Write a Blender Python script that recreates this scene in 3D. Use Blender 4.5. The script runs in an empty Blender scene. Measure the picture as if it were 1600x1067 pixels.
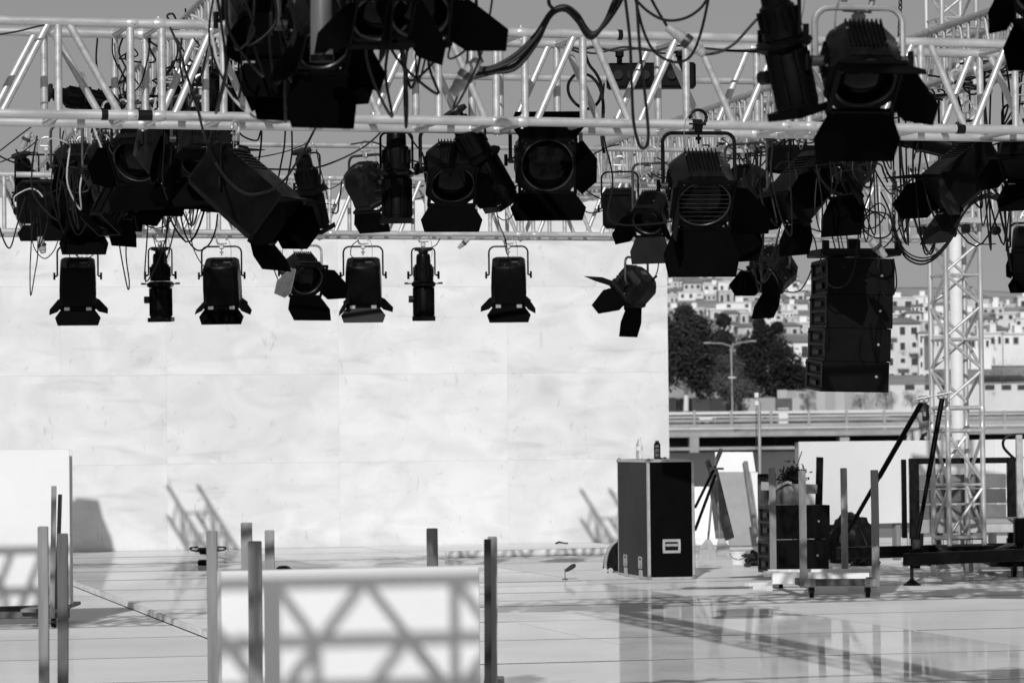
import bpy, bmesh, math, random
from mathutils import Vector, Matrix
rad = math.radians
rnd = random.Random(7)
sc = bpy.context.scene
col = sc.collection

# ---------------------------------------------------------------- camera
FPX, CAMZ, PITCH, ROLL = 5400.0, 1.38, math.atan(156.5 / 5400.0), 0.011
cd = bpy.data.cameras.new('camera')
cam = bpy.data.objects.new('camera', cd)
col.objects.link(cam)
cd.sensor_width = 36.0
cd.lens = FPX / 1600 * 36.0
cd.clip_start, cd.clip_end = 0.5, 20000
cd.dof.use_dof = True
cd.dof.focus_distance = 24.0
cd.dof.aperture_fstop = 7.1
RC = Matrix.Rotation(math.pi / 2 + PITCH, 3, 'X') @ Matrix.Rotation(-ROLL, 3, 'Z')
CL = Vector((0, 0, CAMZ))
cam.matrix_world = Matrix.Translation(CL) @ RC.to_4x4()
sc.camera = cam

# ---------------------------------------------------------------- sky and sun
SUN = Vector((0.114, 0.9935, -0.53)).normalized()      # the way the light travels
EL = math.asin(-SUN.z)
w = bpy.data.worlds.new('World')
sc.world = w
w.use_nodes = True
nt = w.node_tree
nt.nodes.clear()
wo = nt.nodes.new('ShaderNodeOutputWorld')
bg = nt.nodes.new('ShaderNodeBackground')
sk = nt.nodes.new('ShaderNodeTexSky')
sk.sky_type = 'NISHITA'
sk.sun_disc = False
sk.sun_elevation = EL
sk.sun_rotation = math.atan2(-SUN.x, -SUN.y)
sk.altitude = 0
sk.air_density = 1.0
sk.dust_density = 0.2
sk.ozone_density = 2.0
# black-and-white film with a deep yellow filter: mostly the red and green of the sky
sp = nt.nodes.new('ShaderNodeSeparateColor')
mr = nt.nodes.new('ShaderNodeMath'); mr.operation = 'MULTIPLY'; mr.inputs[1].default_value = 0.55
mg = nt.nodes.new('ShaderNodeMath'); mg.operation = 'MULTIPLY_ADD'; mg.inputs[1].default_value = 0.45
nt.links.new(sk.outputs[0], sp.inputs[0])
nt.links.new(sp.outputs[0], mr.inputs[0])
nt.links.new(sp.outputs[1], mg.inputs[0])
nt.links.new(mr.outputs[0], mg.inputs[2])
pw = nt.nodes.new('ShaderNodeMath'); pw.operation = 'POWER'; pw.inputs[1].default_value = 0.25
nt.links.new(mg.outputs[0], pw.inputs[0])
ms_ = nt.nodes.new('ShaderNodeMath'); ms_.operation = 'MULTIPLY'; ms_.inputs[1].default_value = 3.2
nt.links.new(pw.outputs[0], ms_.inputs[0])
nt.links.new(ms_.outputs[0], bg.inputs[0])
bg.inputs[1].default_value = 0.06
nt.links.new(bg.outputs[0], wo.inputs[0])
sd = bpy.data.lights.new('sun', 'SUN')
sd.energy = 3.15
sd.angle = rad(0.53)
sun = bpy.data.objects.new('sun', sd)
col.objects.link(sun)
sun.rotation_euler = SUN.to_track_quat('-Z', 'Y').to_euler()
sun.location = (-2, -20, 20)
vs = sc.view_settings
vs.view_transform = 'Standard'
vs.look = 'None'
vs.exposure = 0.0
vs.gamma = 1.0

# ---------------------------------------------------------------- helpers
def at(px, py, D):
    """the place seen at photo pixel (px, py) at D metres from the camera, along the view"""
    v = RC @ Vector(((px - 800) / FPX, (533.5 - py) / FPX, -1))
    return CL + v * (D / v.y)

def floor_at(px, py, z=0.0):
    v = RC @ Vector(((px - 800) / FPX, (533.5 - py) / FPX, -1))
    return CL + v * ((z - CAMZ) / v.z)

def on_plane(px, py, P, n):
    v = RC @ Vector(((px - 800) / FPX, (533.5 - py) / FPX, -1))
    return CL + v * ((P - CL).dot(n) / v.dot(n))

def proj(p):
    q = RC.transposed() @ (Vector(p) - CL)
    return (800 + FPX * q.x / -q.z, 533.5 - FPX * q.y / -q.z)

MATS = {}
def mat(name, v, rough=0.6, metal=0.0, spec=0.5, var=0.0, scale=4.0, bump=0.0, stretch=(1, 1, 1), rvar=0.0, rand=0.0, glass=False, bscale=None, trans=0.0, detail=4):
    """a grey material; var = how much its tone wanders, rand = tone difference from piece to piece"""
    m = bpy.data.materials.new(name)
    m.use_nodes = True
    n = m.node_tree
    b = n.nodes['Principled BSDF']
    b.inputs['Base Color'].default_value = (v, v, v, 1)
    b.inputs['Roughness'].default_value = rough
    b.inputs['Metallic'].default_value = metal
    b.inputs['Specular IOR Level'].default_value = spec
    if trans:
        b.inputs['Transmission Weight'].default_value = trans
    if var or bump or rvar or rand:
        tc = n.nodes.new('ShaderNodeTexCoord')
        mp = n.nodes.new('ShaderNodeMapping')
        mp.inputs['Scale'].default_value = stretch
        n.links.new(tc.outputs['Object'], mp.inputs[0])
        oi = n.nodes.new('ShaderNodeObjectInfo')
        ad = n.nodes.new('ShaderNodeVectorMath'); ad.operation = 'ADD'
        ml = n.nodes.new('ShaderNodeMath'); ml.operation = 'MULTIPLY'; ml.inputs[1].default_value = 37.0
        n.links.new(oi.outputs['Random'], ml.inputs[0])
        n.links.new(mp.outputs[0], ad.inputs[0]); n.links.new(ml.outputs[0], ad.inputs[1])
        tx = n.nodes.new('ShaderNodeTexNoise')
        tx.inputs['Scale'].default_value = scale
        tx.inputs['Detail'].default_value = detail
        tx.inputs['Roughness'].default_value = 0.65
        n.links.new(ad.outputs[0], tx.inputs['Vector'])
        if var or rand:
            mr_ = n.nodes.new('ShaderNodeMapRange')
            mr_.inputs[1].default_value, mr_.inputs[2].default_value = 0.3, 0.7
            mr_.inputs[3].default_value, mr_.inputs[4].default_value = v * (1 - var), v * (1 + var)
            n.links.new(tx.outputs['Fac'], mr_.inputs[0])
            m2 = n.nodes.new('ShaderNodeMapRange')
            m2.inputs[3].default_value, m2.inputs[4].default_value = 1 - rand, 1 + rand
            n.links.new(oi.outputs['Random'], m2.inputs[0])
            m3 = n.nodes.new('ShaderNodeMath'); m3.operation = 'MULTIPLY'; m3.use_clamp = True
            n.links.new(mr_.outputs[0], m3.inputs[0]); n.links.new(m2.outputs[0], m3.inputs[1])
            n.links.new(m3.outputs[0], b.inputs['Base Color'])
        if rvar:
            m4 = n.nodes.new('ShaderNodeMapRange')
            m4.inputs[1].default_value, m4.inputs[2].default_value = 0.35, 0.65
            m4.inputs[3].default_value, m4.inputs[4].default_value = max(0.02, rough - rvar), min(1, rough + rvar)
            n.links.new(tx.outputs['Fac'], m4.inputs[0])
            n.links.new(m4.outputs[0], b.inputs['Roughness'])
        if bump:
            bp = n.nodes.new('ShaderNodeBump')
            bp.inputs['Strength'].default_value = bump
            bp.inputs['Distance'].default_value = 0.02
            src = tx
            if bscale:
                src = n.nodes.new('ShaderNodeTexNoise')
                src.inputs['Scale'].default_value = bscale
                src.inputs['Detail'].default_value = 5
                n.links.new(ad.outputs[0], src.inputs['Vector'])
            n.links.new(src.outputs['Fac'], bp.inputs['Height'])
            n.links.new(bp.outputs[0], b.inputs['Normal'])
    MATS[name] = m
    return m

mat('alu', 0.52, 0.40, 0.45, var=0.16, scale=9, bump=0.05, rvar=0.10)
mat('alu_dull', 0.40, 0.5, 0.4, var=0.22, scale=7, bump=0.05, rvar=0.10)
mat('steel', 0.45, 0.3, 0.9, var=0.15, scale=14)
mat('zinc', 0.42, 0.45, 0.6, var=0.2, scale=12)
mat('black_paint', 0.0024, 0.40, 0, 0.07, var=0.5, scale=6, rvar=0.12)
mat('black_worn', 0.0045, 0.40, 0, 0.11, var=0.65, scale=9, stretch=(3, 1, 1), rvar=0.1)
mat('black_leaf', 0.0012, 0.6, 0, 0.02, var=0.5, scale=3, rand=0.4)
mat('grey_leaf', 0.016, 0.5, 0, 0.1, var=0.3, scale=3, rand=0.3)
mat('black_rubber', 0.006, 0.45, 0, 0.15, var=0.3, scale=8)
mat('dark_steel', 0.05, 0.4, 0.5, var=0.4, scale=8)
mat('lens', 0.003, 0.12, 0, 0.12)
mat('plug_grey', 0.3, 0.45, 0, 0.4, var=0.25, scale=20)
mat('cable_grey', 0.4, 0.5, 0, 0.3, var=0.15, scale=10)
mat('white_plastic', 0.72, 0.4, 0, 0.4, var=0.05, scale=8)
mat('label_white', 0.55, 0.6)
mat('tape', 0.06, 0.5)

class MB:
    """collects shapes and links them as one mesh object"""
    def __init__(s):
        s.v, s.f = [], []
    def add(s, vs, fs, M=None):
        k = len(s.v)
        s.v += [(M @ Vector(p)) if M is not None else Vector(p) for p in vs]
        s.f += [tuple(k + i for i in f) for f in fs]
        return s
    def box(s, c, d, M=None, b=0.0):
        x, y, z = d[0] / 2, d[1] / 2, d[2] / 2
        cx, cy, cz = c
        if b <= 0:
            vs = [(cx + i * x, cy + j * y, cz + k * z) for i in (-1, 1) for j in (-1, 1) for k in (-1, 1)]
            return s.add(vs, [(0, 1, 3, 2), (4, 6, 7, 5), (0, 4, 5, 1), (2, 3, 7, 6), (0, 2, 6, 4), (1, 5, 7, 3)], M)
        b = min(b, x * 0.9, y * 0.9, z * 0.9)
        pr = [(-x + b, -y), (x - b, -y), (x, -y + b), (x, y - b), (x - b, y), (-x + b, y), (-x, y - b), (-x, -y + b)]
        rings = []
        for zz, k in ((-z, (x - b) / x), (-z + b, 1), (z - b, 1), (z, (x - b) / x)):
            sx, sy = (1, 1) if k == 1 else ((x - b) / x, (y - b) / y)
            rings.append([(cx + p * sx, cy + q * sy, cz + zz) for p, q in pr])
        return s.loft(rings, M)
    def loft(s, rings, M=None, cap=True):
        n = len(rings[0])
        vs = [p for r in rings for p in r]
        fs = []
        for i in range(len(rings) - 1):
            for j in range(n):
                a, b_ = i * n + j, i * n + (j + 1) % n
                fs.append((a, b_, b_ + n, a + n))
        if cap:
            fs.append(tuple(range(n))[::-1])
            fs.append(tuple((len(rings) - 1) * n + j for j in range(n)))
        return s.add(vs, fs, M)
    def tube(s, p, q, r, n=10, M=None, r2=None):
        p, q = Vector(p), Vector(q)
        d = (q - p).normalized()
        a = d.orthogonal().normalized()
        b = d.cross(a)
        r2 = r if r2 is None else r2
        rg = [[P + (a * math.cos(t) + b * math.sin(t)) * R_ for t in [2 * math.pi * i / n for i in range(n)]] for P, R_ in ((p, r), (q, r2))]
        return s.loft(rg, M)
    def poly(s, pts, r, n=8, M=None, closed=False):
        pts = [Vector(p) for p in pts]
        rings = []
        a = None
        m = len(pts)
        for i, p in enumerate(pts):
            if closed:
                d = pts[(i + 1) % m] - pts[i - 1]
            else:
                d = pts[min(i + 1, m - 1)] - pts[max(i - 1, 0)]
            d.normalize()
            if a is None:
                a = d.orthogonal().normalized()
            a = (a - d * a.dot(d))
            if a.length < 1e-6:
                a = d.orthogonal()
            a.normalize()
            b = d.cross(a)
            rr = r[i] if isinstance(r, (list, tuple)) else r
            rings.append([p + (a * math.cos(t) + b * math.sin(t)) * rr for t in [2 * math.pi * k / n for k in range(n)]])
        if closed:
            rings.append(rings[0])
        return s.loft(rings, M, cap=not closed)
    def lathe(s, prof, M=None, n=20):
        """prof = [(radius, height)] turned round local z"""
        rings = [[(r * math.cos(t), r * math.sin(t), z) for t in [2 * math.pi * k / n for k in range(n)]] for r, z in prof]
        return s.loft(rings, M)
    def plate(s, poly, th, M=None):
        """a flat outline (x, y) of thickness th, local z = its normal"""
        n = len(poly)
        return s.loft([[(x, y, -th / 2) for x, y in poly], [(x, y, th / 2) for x, y in poly]], M)
    def build(s, name, m, parent=None, smooth=40, loc=None):
        base = WL.get(parent, Vector((0, 0, 0))) if parent else (Vector(loc) if loc is not None else Vector((0, 0, 0)))
        me = bpy.data.meshes.new(name)
        me.from_pydata([tuple(v - base) for v in s.v], [], s.f)
        bm = bmesh.new(); bm.from_mesh(me)
        bmesh.ops.recalc_face_normals(bm, faces=bm.faces)
        bm.to_mesh(me); bm.free()
        if smooth:
            me.polygons.foreach_set('use_smooth', [True] * len(me.polygons))
            me.set_sharp_from_angle(angle=rad(smooth))
        me.materials.append(MATS[m] if isinstance(m, str) else m)
        o = bpy.data.objects.new(name, me)
        col.objects.link(o)
        if parent:
            o.parent = parent
            WL[o] = base.copy()
        else:
            o.location = base
            WL[o] = base.copy()
        return o

WL = {}
def tag(o, label=None, cat=None, group=None, kind=None):
    if label: o['label'] = label
    if cat: o['category'] = cat
    if group: o['group'] = group
    if kind: o['kind'] = kind
    return o

def thing(name, label, cat, loc, group=None):
    o = bpy.data.objects.new(name, None)
    col.objects.link(o)
    o.location = loc
    o.empty_display_size = 0.1
    WL[o] = Vector(loc)
    return tag(o, label, cat, group)

TUBES = {}
def rod(name, p, q, r, m, parent, n=10):
    """a straight round tube as an object of its own; alike tubes share one mesh"""
    key = (round(r, 4), m, n)
    if key not in TUBES:
        b = MB(); b.tube((0, 0, 0), (0, 0, 1), r, n)
        o = b.build('tube', m)
        TUBES[key] = o.data
        bpy.data.objects.remove(o)
    o = bpy.data.objects.new(name, TUBES[key])
    col.objects.link(o)
    p, q = Vector(p), Vector(q)
    d = q - p
    base = WL.get(parent, Vector((0, 0, 0)))
    o.parent = parent
    o.matrix_local = Matrix.Translation(p - base) @ d.to_track_quat('Z', 'Y').to_matrix().to_4x4() @ Matrix.Diagonal((1, 1, d.length, 1))
    WL[o] = base
    return o

def frame_from(o, x, y, z):
    M = Matrix.Identity(4)
    for i, a in enumerate((x, y, z)):
        a = Vector(a)
        M[0][i], M[1][i], M[2][i] = a.x, a.y, a.z
    M.translation = Vector(o)
    return M

NUM = ('first second third fourth fifth sixth seventh eighth ninth tenth eleventh twelfth thirteenth fourteenth fifteenth sixteenth seventeenth eighteenth nineteenth '
       'twentieth twenty-first twenty-second twenty-third twenty-fourth twenty-fifth twenty-sixth twenty-seventh twenty-eighth twenty-ninth thirtieth '
       'thirty-first thirty-second thirty-third thirty-fourth thirty-fifth thirty-sixth thirty-seventh thirty-eighth thirty-ninth fortieth').split()

def spline(pts, k=6):
    pts = [Vector(p) for p in pts]
    out = []
    n = len(pts)
    for i in range(n - 1):
        p0, p1, p2, p3 = pts[max(i - 1, 0)], pts[i], pts[i + 1], pts[min(i + 2, n - 1)]
        for j in range(k):
            t = j / k
            out.append(0.5 * ((2 * p1) + (p2 - p0) * t + (2 * p0 - 5 * p1 + 4 * p2 - p3) * t * t + (3 * p1 - p0 - 3 * p2 + p3) * t ** 3))
    out.append(pts[-1])
    return out
# ---------------------------------------------------------------- setting: stage floor, quay, water
TH = math.atan(0.296)                          # the roof grid is turned against the view
LAT = Vector((math.cos(TH), math.sin(TH), 0))
DEP = Vector((-math.sin(TH), math.cos(TH), 0))
TW = math.atan(0.228)                          # the backdrop and floor sheets
WLAT = Vector((math.cos(TW), math.sin(TW), 0))
WDEP = Vector((-math.sin(TW), math.cos(TW), 0))
UP = Vector((0, 0, 1))

def floor_mat(name, v, film_lo, film_hi, rough):
    """polished board under a film of dust: the film is dull, what shows between it mirrors"""
    m = mat(name, v, rough, 0, 0.45, var=0.06, scale=0.7, rand=0.04, bump=0.010, bscale=0.9, detail=6, rvar=rough * 0.5)
    n = m.node_tree; N = n.nodes; L = n.links
    pb = N['Principled BSDF']; out = N['Material Output']
    df = N.new('ShaderNodeBsdfDiffuse'); df.inputs['Color'].default_value = (v, v, v, 1)
    src = pb.inputs['Base Color'].links[0].from_socket
    L.new(src, df.inputs['Color'])
    tx = N.new('ShaderNodeTexNoise'); tx.inputs['Scale'].default_value = 0.9; tx.inputs['Detail'].default_value = 7; tx.inputs['Roughness'].default_value = 0.6
    ge = N.new('ShaderNodeNewGeometry')
    mp = N.new('ShaderNodeMapping'); mp.inputs['Scale'].default_value = (1.0, 0.5, 1)
    L.new(ge.outputs['Position'], mp.inputs[0]); L.new(mp.outputs[0], tx.inputs['Vector'])
    mr2 = N.new('ShaderNodeMapRange')
    for i, q in enumerate((0.38, 0.62, film_lo, film_hi)):
        mr2.inputs[i + 1].default_value = q
    L.new(tx.outputs['Fac'], mr2.inputs[0])
    mx = N.new('ShaderNodeMixShader')
    L.new(mr2.outputs[0], mx.inputs[0]); L.new(pb.outputs[0], mx.inputs[1]); L.new(df.outputs[0], mx.inputs[2])
    L.new(mx.outputs[0], out.inputs['Surface'])
floor_mat('floor_gloss', 0.69, 0.40, 0.74, 0.05)
floor_mat('floor_matte', 0.76, 0.80, 0.93, 0.10)
mat('concrete', 0.26, 0.85, var=0.3, scale=0.5, bump=0.2, bscale=8, detail=8)
mat('quay_ground', 0.22, 0.85, var=0.35, scale=0.25, bump=0.2, bscale=6, detail=8)
mat('floor_edge', 0.75, 0.6, var=0.15, scale=3)

# quay that the stage stands on
b = MB(); b.box((0, 22, -0.36), (60, 66, 0.60))
tag(b.build('quay_ground', 'quay_ground', smooth=0), kind='structure')

# stage floor: one sheet of boards after another, laid along the backdrop
fl = thing('stage_floor', None, None, (0, 0, 0))
fl['kind'] = 'structure'
E0 = floor_at(954, 913)                         # joint between the polished and the dull half
F0 = floor_at(116, 907)                         # step down on the far side
def floor_uv(p):
    d = p - E0
    return d.dot(WLAT), d.dot(WDEP)
u_step = floor_uv(F0)[0]
def tile_mesh(L, W, T, name, m):
    b = MB(); b.box((0, 0, -T / 2), (L - 0.005, W - 0.014, T))
    o = b.build(name, m, smooth=30)
    me = o.data
    bpy.data.objects.remove(o)
    return me
TL, TWD = 2.44, 2.44
g_mesh = tile_mesh(TL, TWD, 0.045, 'floor_board', 'floor_gloss')
d_mesh = tile_mesh(TL, TWD, 0.045, 'floor_board', 'floor_matte')
rot = Matrix((WLAT, WDEP, UP)).transposed().to_4x4()
wall_v = floor_uv(at(529, 852, 46.1))[1]
nv0 = -7
for j in range(nv0, 11):
    v = wall_v - 0.02 - TWD * (10 - j) - TWD / 2 + 0.0
    off = 0.0 if j % 2 else TL / 2
    # polished half: from the step to the joint
    u = -TL / 2
    n = int(math.ceil(-u_step / TL))
    wdt = -u_step / n
    for i in range(n):
        me = g_mesh
        o = bpy.data.objects.new('floor_board', me)
        col.objects.link(o); o.parent = fl
        p = E0 + WLAT * (u_step + wdt * (i + 0.5)) + WDEP * v
        o.matrix_local = Matrix.Translation((p.x, p.y, rnd.uniform(-0.0008, 0.0008))) @ rot @ Matrix.Diagonal((wdt / TL, 1, 1, 1)) @ Matrix.Rotation(rnd.uniform(-0.0008, 0.0006), 4, 'X')
    for i in range(4):
        o = bpy.data.objects.new('floor_board', d_mesh)
        col.objects.link(o); o.parent = fl
        p = E0 + WLAT * (TL * (i + 0.5)) + WDEP * v
        o.matrix_local = Matrix.Translation((p.x, p.y, 0.003 + rnd.uniform(-0.0008, 0.0008))) @ rot @ Matrix.Rotation(rnd.uniform(-0.0008, 0.0006), 4, 'X')
    for i in range(2):
        o = bpy.data.objects.new('floor_board', d_mesh)
        col.objects.link(o); o.parent = fl
        p = E0 + WLAT * (u_step - 0.024 - TL * (i + 0.5)) + WDEP * v
        o.matrix_local = Matrix.Translation((p.x, p.y, -0.055)) @ rot
# dark joint strips between the rows of boards
mat('joint', 0.05, 0.8)
for j in range(nv0, 11):
    v = wall_v - 0.02 - TWD * (10 - j)
    for u0, u1, z in ((u_step + 0.01, -0.01, 0.0), (0.01, TL * 4, 0.003), (u_step - 0.03 - TL * 2, u_step - 0.03, -0.055)):
        if j == 10: continue
        p = E0 + WLAT * ((u0 + u1) / 2) + WDEP * v
        b = MB(); b.box((0, 0, 0), (u1 - u0, 0.012, 0.02), Matrix.Translation((p.x, p.y, z - 0.0085)) @ rot)
        b.build('joint_strip', 'joint', fl, smooth=0)
# edge strips along the step
for j in range(nv0, 11):
    v = wall_v - 0.02 - TWD * (10 - j) - TWD / 2
    p = E0 + WLAT * (u_step - 0.012) + WDEP * v
    b = MB(); b.box((0, 0, 0), (0.02, TWD - 0.03, 0.05), Matrix.Translation((p.x, p.y, -0.026)) @ rot, b=0.004)
    b.build('edge_strip', 'floor_edge', fl)

# water of the inlet behind the quay
m = mat('water', 0.03, 0.35, 0, 0.4, var=0.3, scale=0.05, stretch=(1, 0.15, 1), bump=0.5, bscale=0.9)
b = MB()
b.add([(-4000, 54, -0.36), (4000, 54, -0.36), (4000, 486, -0.36), (-4000, 486, -0.36)], [(0, 1, 2, 3)])
tag(b.build('water', 'water', smooth=0), kind='structure')

# hillside beyond the inlet
def hill_z(x, y):
    if y < 500:
        return 2.4
    z = 2.4 + max(0, y - 500) * 0.12 if y < 560 else 9.7 + (y - 560) * 0.0695
    k = x / y
    cap = 76 if k < 0.055 else (76 - (k - 0.055) / 0.05 * 26 if k < 0.105 else 50)
    cap += 3 * math.sin(x * 0.02) + 2 * math.sin(x * 0.055 + 1)
    return min(z, cap) + 0.8 * math.sin(x * 0.03) * math.sin(y * 0.02)
mat('hill', 0.3, 0.95, var=0.6, scale=0.03, bump=0.3, bscale=0.2, detail=10)
b = MB()
xs = [-500 + 25 * i for i in range(45)]
ys = [486, 495, 500, 510, 520, 535, 550] + [560 + 40 * i for i in range(30)] + [2200, 3500]
vsx = [(x, y, hill_z(x, y) if y > 487 else -1.5) for y in ys for x in xs]
nx = len(xs)
fs = [(j * nx + i, j * nx + i + 1, (j + 1) * nx + i + 1, (j + 1) * nx + i) for j in range(len(ys) - 1) for i in range(nx - 1)]
b.add(vsx, fs)
tag(b.build('hillside', 'hill', smooth=60), kind='structure')

# ---------------------------------------------------------------- backdrop wall of printed stone panels
def stone(name, v):
    m = bpy.data.materials.new(name)
    m.use_nodes = True
    n = m.node_tree; N = n.nodes; L = n.links
    b = N['Principled BSDF']
    b.inputs['Roughness'].default_value = 0.55
    b.inputs['Specular IOR Level'].default_value = 0.3
    tc = N.new('ShaderNodeTexCoord')
    oi = N.new('ShaderNodeObjectInfo')
    ml = N.new('ShaderNodeMath'); ml.operation = 'MULTIPLY'; ml.inputs[1].default_value = 53
    L.new(oi.outputs['Random'], ml.inputs[0])
    ad = N.new('ShaderNodeVectorMath'); ad.operation = 'ADD'
    L.new(tc.outputs['Object'], ad.inputs[0]); L.new(ml.outputs[0], ad.inputs[1])
    def noise(scale, stretch, lo, hi, a, z, detail=5, dist=0.0):
        mp = N.new('ShaderNodeMapping'); mp.inputs['Scale'].default_value = stretch
        L.new(ad.outputs[0], mp.inputs[0])
        t = N.new('ShaderNodeTexNoise'); t.inputs['Scale'].default_value = scale; t.inputs['Detail'].default_value = detail
        t.inputs['Distortion'].default_value = dist
        L.new(mp.outputs[0], t.inputs['Vector'])
        r = N.new('ShaderNodeMapRange')
        for i, q in enumerate((lo, hi, a, z)):
            r.inputs[i + 1].default_value = q
        L.new(t.outputs['Fac'], r.inputs[0])
        return r.outputs[0]
    def mul(a, c):
        q = N.new('ShaderNodeMath'); q.operation = 'MULTIPLY'
        if isinstance(a, float): q.inputs[0].default_value = a
        else: L.new(a, q.inputs[0])
        L.new(c, q.inputs[1])
        return q.outputs[0]
    big = noise(1.4, (1, 1, 1.5), 0.35, 0.65, 0.895, 1.05, 7, 0.9)
    streak = noise(1.5, (0.7, 1, 3.2), 0.56, 0.80, 1.0, 0.78, 5, 0.5)
    speck = noise(11.0, (1.2, 1, 0.7), 0.66, 0.72, 1.0, 0.86, 3, 0.8)
    lightspot = noise(7.0, (1.0, 1, 1.3), 0.66, 0.74, 1.0, 1.06, 4, 0.8)
    crack = noise(4.0, (1.6, 1, 0.8), 0.67, 0.72, 1.0, 0.84, 7, 1.4)
    pr = N.new('ShaderNodeMapRange'); pr.inputs[3].default_value = 0.97; pr.inputs[4].default_value = 1.02
    L.new(oi.outputs['Random'], pr.inputs[0])
    c = mul(mul(mul(mul(mul(mul(v, big), streak), crack), speck), lightspot), pr.outputs[0])
    L.new(c, b.inputs['Base Color'])
    MATS[name] = m
stone('stone_print', 0.69)

PW = at(529, 585, 46.1)
def wz(y):
    return on_plane(529, y, PW, WDEP).z
def wt(px, py=600):
    return (on_plane(px, py, PW, WDEP) - PW).dot(WLAT)
wall = thing('backdrop_wall', 'tall white stage backdrop of marbled stone panels behind the hanging lamps', 'wall', (PW.x, PW.y, 0))
rows = [0.0, wz(722), wz(584.5), wz(448), wz(312)]
cols_lo = [wt(-290), wt(-10), wt(260), wt(529), wt(793), wt(1044.5)]
cols_hi = [wt(-290), wt(-170), wt(95), wt(260), wt(529), wt(793), wt(1044.5)]
for r in range(4):
    cs = cols_lo if r < 2 else cols_hi
    for i in range(len(cs) - 1):
        u0, u1, z0, z1 = cs[i] + 0.0004, cs[i + 1] - 0.0004, rows[r] + 0.0004, rows[r + 1] - 0.0004
        c = PW + WLAT * ((u0 + u1) / 2)
        c.z = (z0 + z1) / 2
        b = MB(); b.box((0, 0.025, 0), (u1 - u0, 0.05, z1 - z0), b=0.0008)
        o = b.build('panel', 'stone_print', smooth=30)
        o.parent = wall
        o.matrix_local = Matrix.Translation(c - WL[wall] + WDEP * rnd.uniform(-0.002, 0.002)) @ rot @ Matrix.Rotation(rnd.uniform(-0.002, 0.002), 4, 'Z')
# frame behind the panels
mat('wood', 0.21, 0.7, var=0.3, scale=3, stretch=(6, 6, 0.6), bump=0.15, rand=0.15, detail=6)
mat('wood_dark', 0.075, 0.75, var=0.4, scale=3, stretch=(6, 6, 0.6), bump=0.15, rand=0.2, detail=6)
for i in range(9):
    u = cols_lo[0] + 0.15 + (cols_lo[-1] - cols_lo[0] - 0.3) * i / 8
    p = PW + WLAT * u
    b = MB(); b.box((0, 0.105, rows[4] / 2 - 0.02), (0.07, 0.09, rows[4] - 0.06), Matrix.Translation((p.x, p.y, 0.01)) @ rot)
    b.build('stud', 'wood', wall, smooth=0)
# ---------------------------------------------------------------- trusses
def coupler(parent, p, d, r, m='alu'):
    """the conical joint between two truss lengths, with its pins"""
    M = Matrix.Translation(p) @ d.to_track_quat('Z', 'Y').to_matrix().to_4x4()
    b = MB()
    b.lathe([(r * 1.02, -0.12), (r * 1.18, -0.105), (r * 1.18, -0.06), (r * 1.0, -0.05), (r * 1.0, 0.05), (r * 1.18, 0.06), (r * 1.18, 0.105), (r * 1.02, 0.12)], M, 14)
    b.tube((-r * 1.5, 0, -0.08), (r * 1.5, 0, -0.08), r * 0.3, 8, M)
    b.tube((0, -r * 1.5, 0.08), (0, r * 1.5, 0.08), r * 0.3, 8, M)
    b.build('coupler', m, parent)

def truss(name, label, O, a, n, S, H, r, verts, diags, ends, joints, m='alu', rb=None, cross=True, group=None, cat='truss'):
    """a four-chord box truss. O = a point of its near lower chord, a = along, n = level across, H = height.
    verts / diags / ends / joints are distances along a"""
    rb = rb or r * 0.62
    t0, t1 = ends
    T = thing(name, label, cat, O + a * ((t0 + t1) / 2), group)
    cuts = [t0] + sorted(j for j in joints if t0 < j < t1) + [t1]
    up = n.cross(a) if n.cross(a).z > 0 else a.cross(n)
    for i in (0, 1):
        for k in (0, 1):
            c = O + n * (S * i) + up * (H * k)
            for q in range(len(cuts) - 1):
                rod('chord', c + a * (cuts[q] + 0.0), c + a * (cuts[q + 1]), r, m, T, 16)
            for j in cuts[1:-1]:
                coupler(T, c + a * j, a, r, m)
    for i in (0, 1):
        c = O + n * (S * i)
        for t in verts:
            if t0 <= t <= t1:
                rod('upright', c + a * t, c + a * t + up * H, rb * 1.04, m, T)
        for tb, tt in diags:
            if t0 <= min(tb, tt) and max(tb, tt) <= t1:
                rod('brace', c + a * tb, c + a * tt + up * H, rb, m, T)
    if cross:
        for t in verts:
            if t0 <= t <= t1:
                for k in (0, 1):
                    c = O + up * (H * k) + a * t
                    rod('cross_bar', c, c + n * S, rb * 1.02, m, T)
    return T

# --- truss 1: the one across the top of the picture
D1 = 22.2
P1 = at(800, 190, D1)
def t1x(px, py):
    return (on_plane(px, py, P1, DEP) - P1).dot(LAT)
vb = [-700, -640, -480, -320, -230, -150, -68, 91, 204, 253, 349, 517, 685, 775, 820, 911, 1072, 1230, 1263, 1292, 1439, 1586, 1690, 1740]
V1 = [t1x(x, 120) for x in vb]
dg = [(-625, -570), (-550, -495), (-460, -400), (-395, -335), (-310, -260), (-230, -165), (-55, 0 - 80), (-82, -140), (2, 77), (188, 106), (272, 333), (427, 364), (439, 502), (595, 532), (609, 671), (760, 699),
      (838, 898), (984, 925), (998, 1058), (1147, 1087), (1160, 1216), (1362, 1306), (1372, 1426), (1508, 1452), (1520, 1572), (1660, 1600)]
G1 = [(t1x(a, 190), t1x(c, 50)) for a, c in dg]
H1 = 0.575
T1 = truss('lighting_truss', 'silver box truss spanning the top of the picture in front of the others', P1, LAT, DEP, 0.57, H1, 0.031,
           V1, G1, (t1x(-760, 190), t1x(1830, 190)), [t1x(229, 190), t1x(797, 190), t1x(1247, 190)], rb=0.0235)

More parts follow.
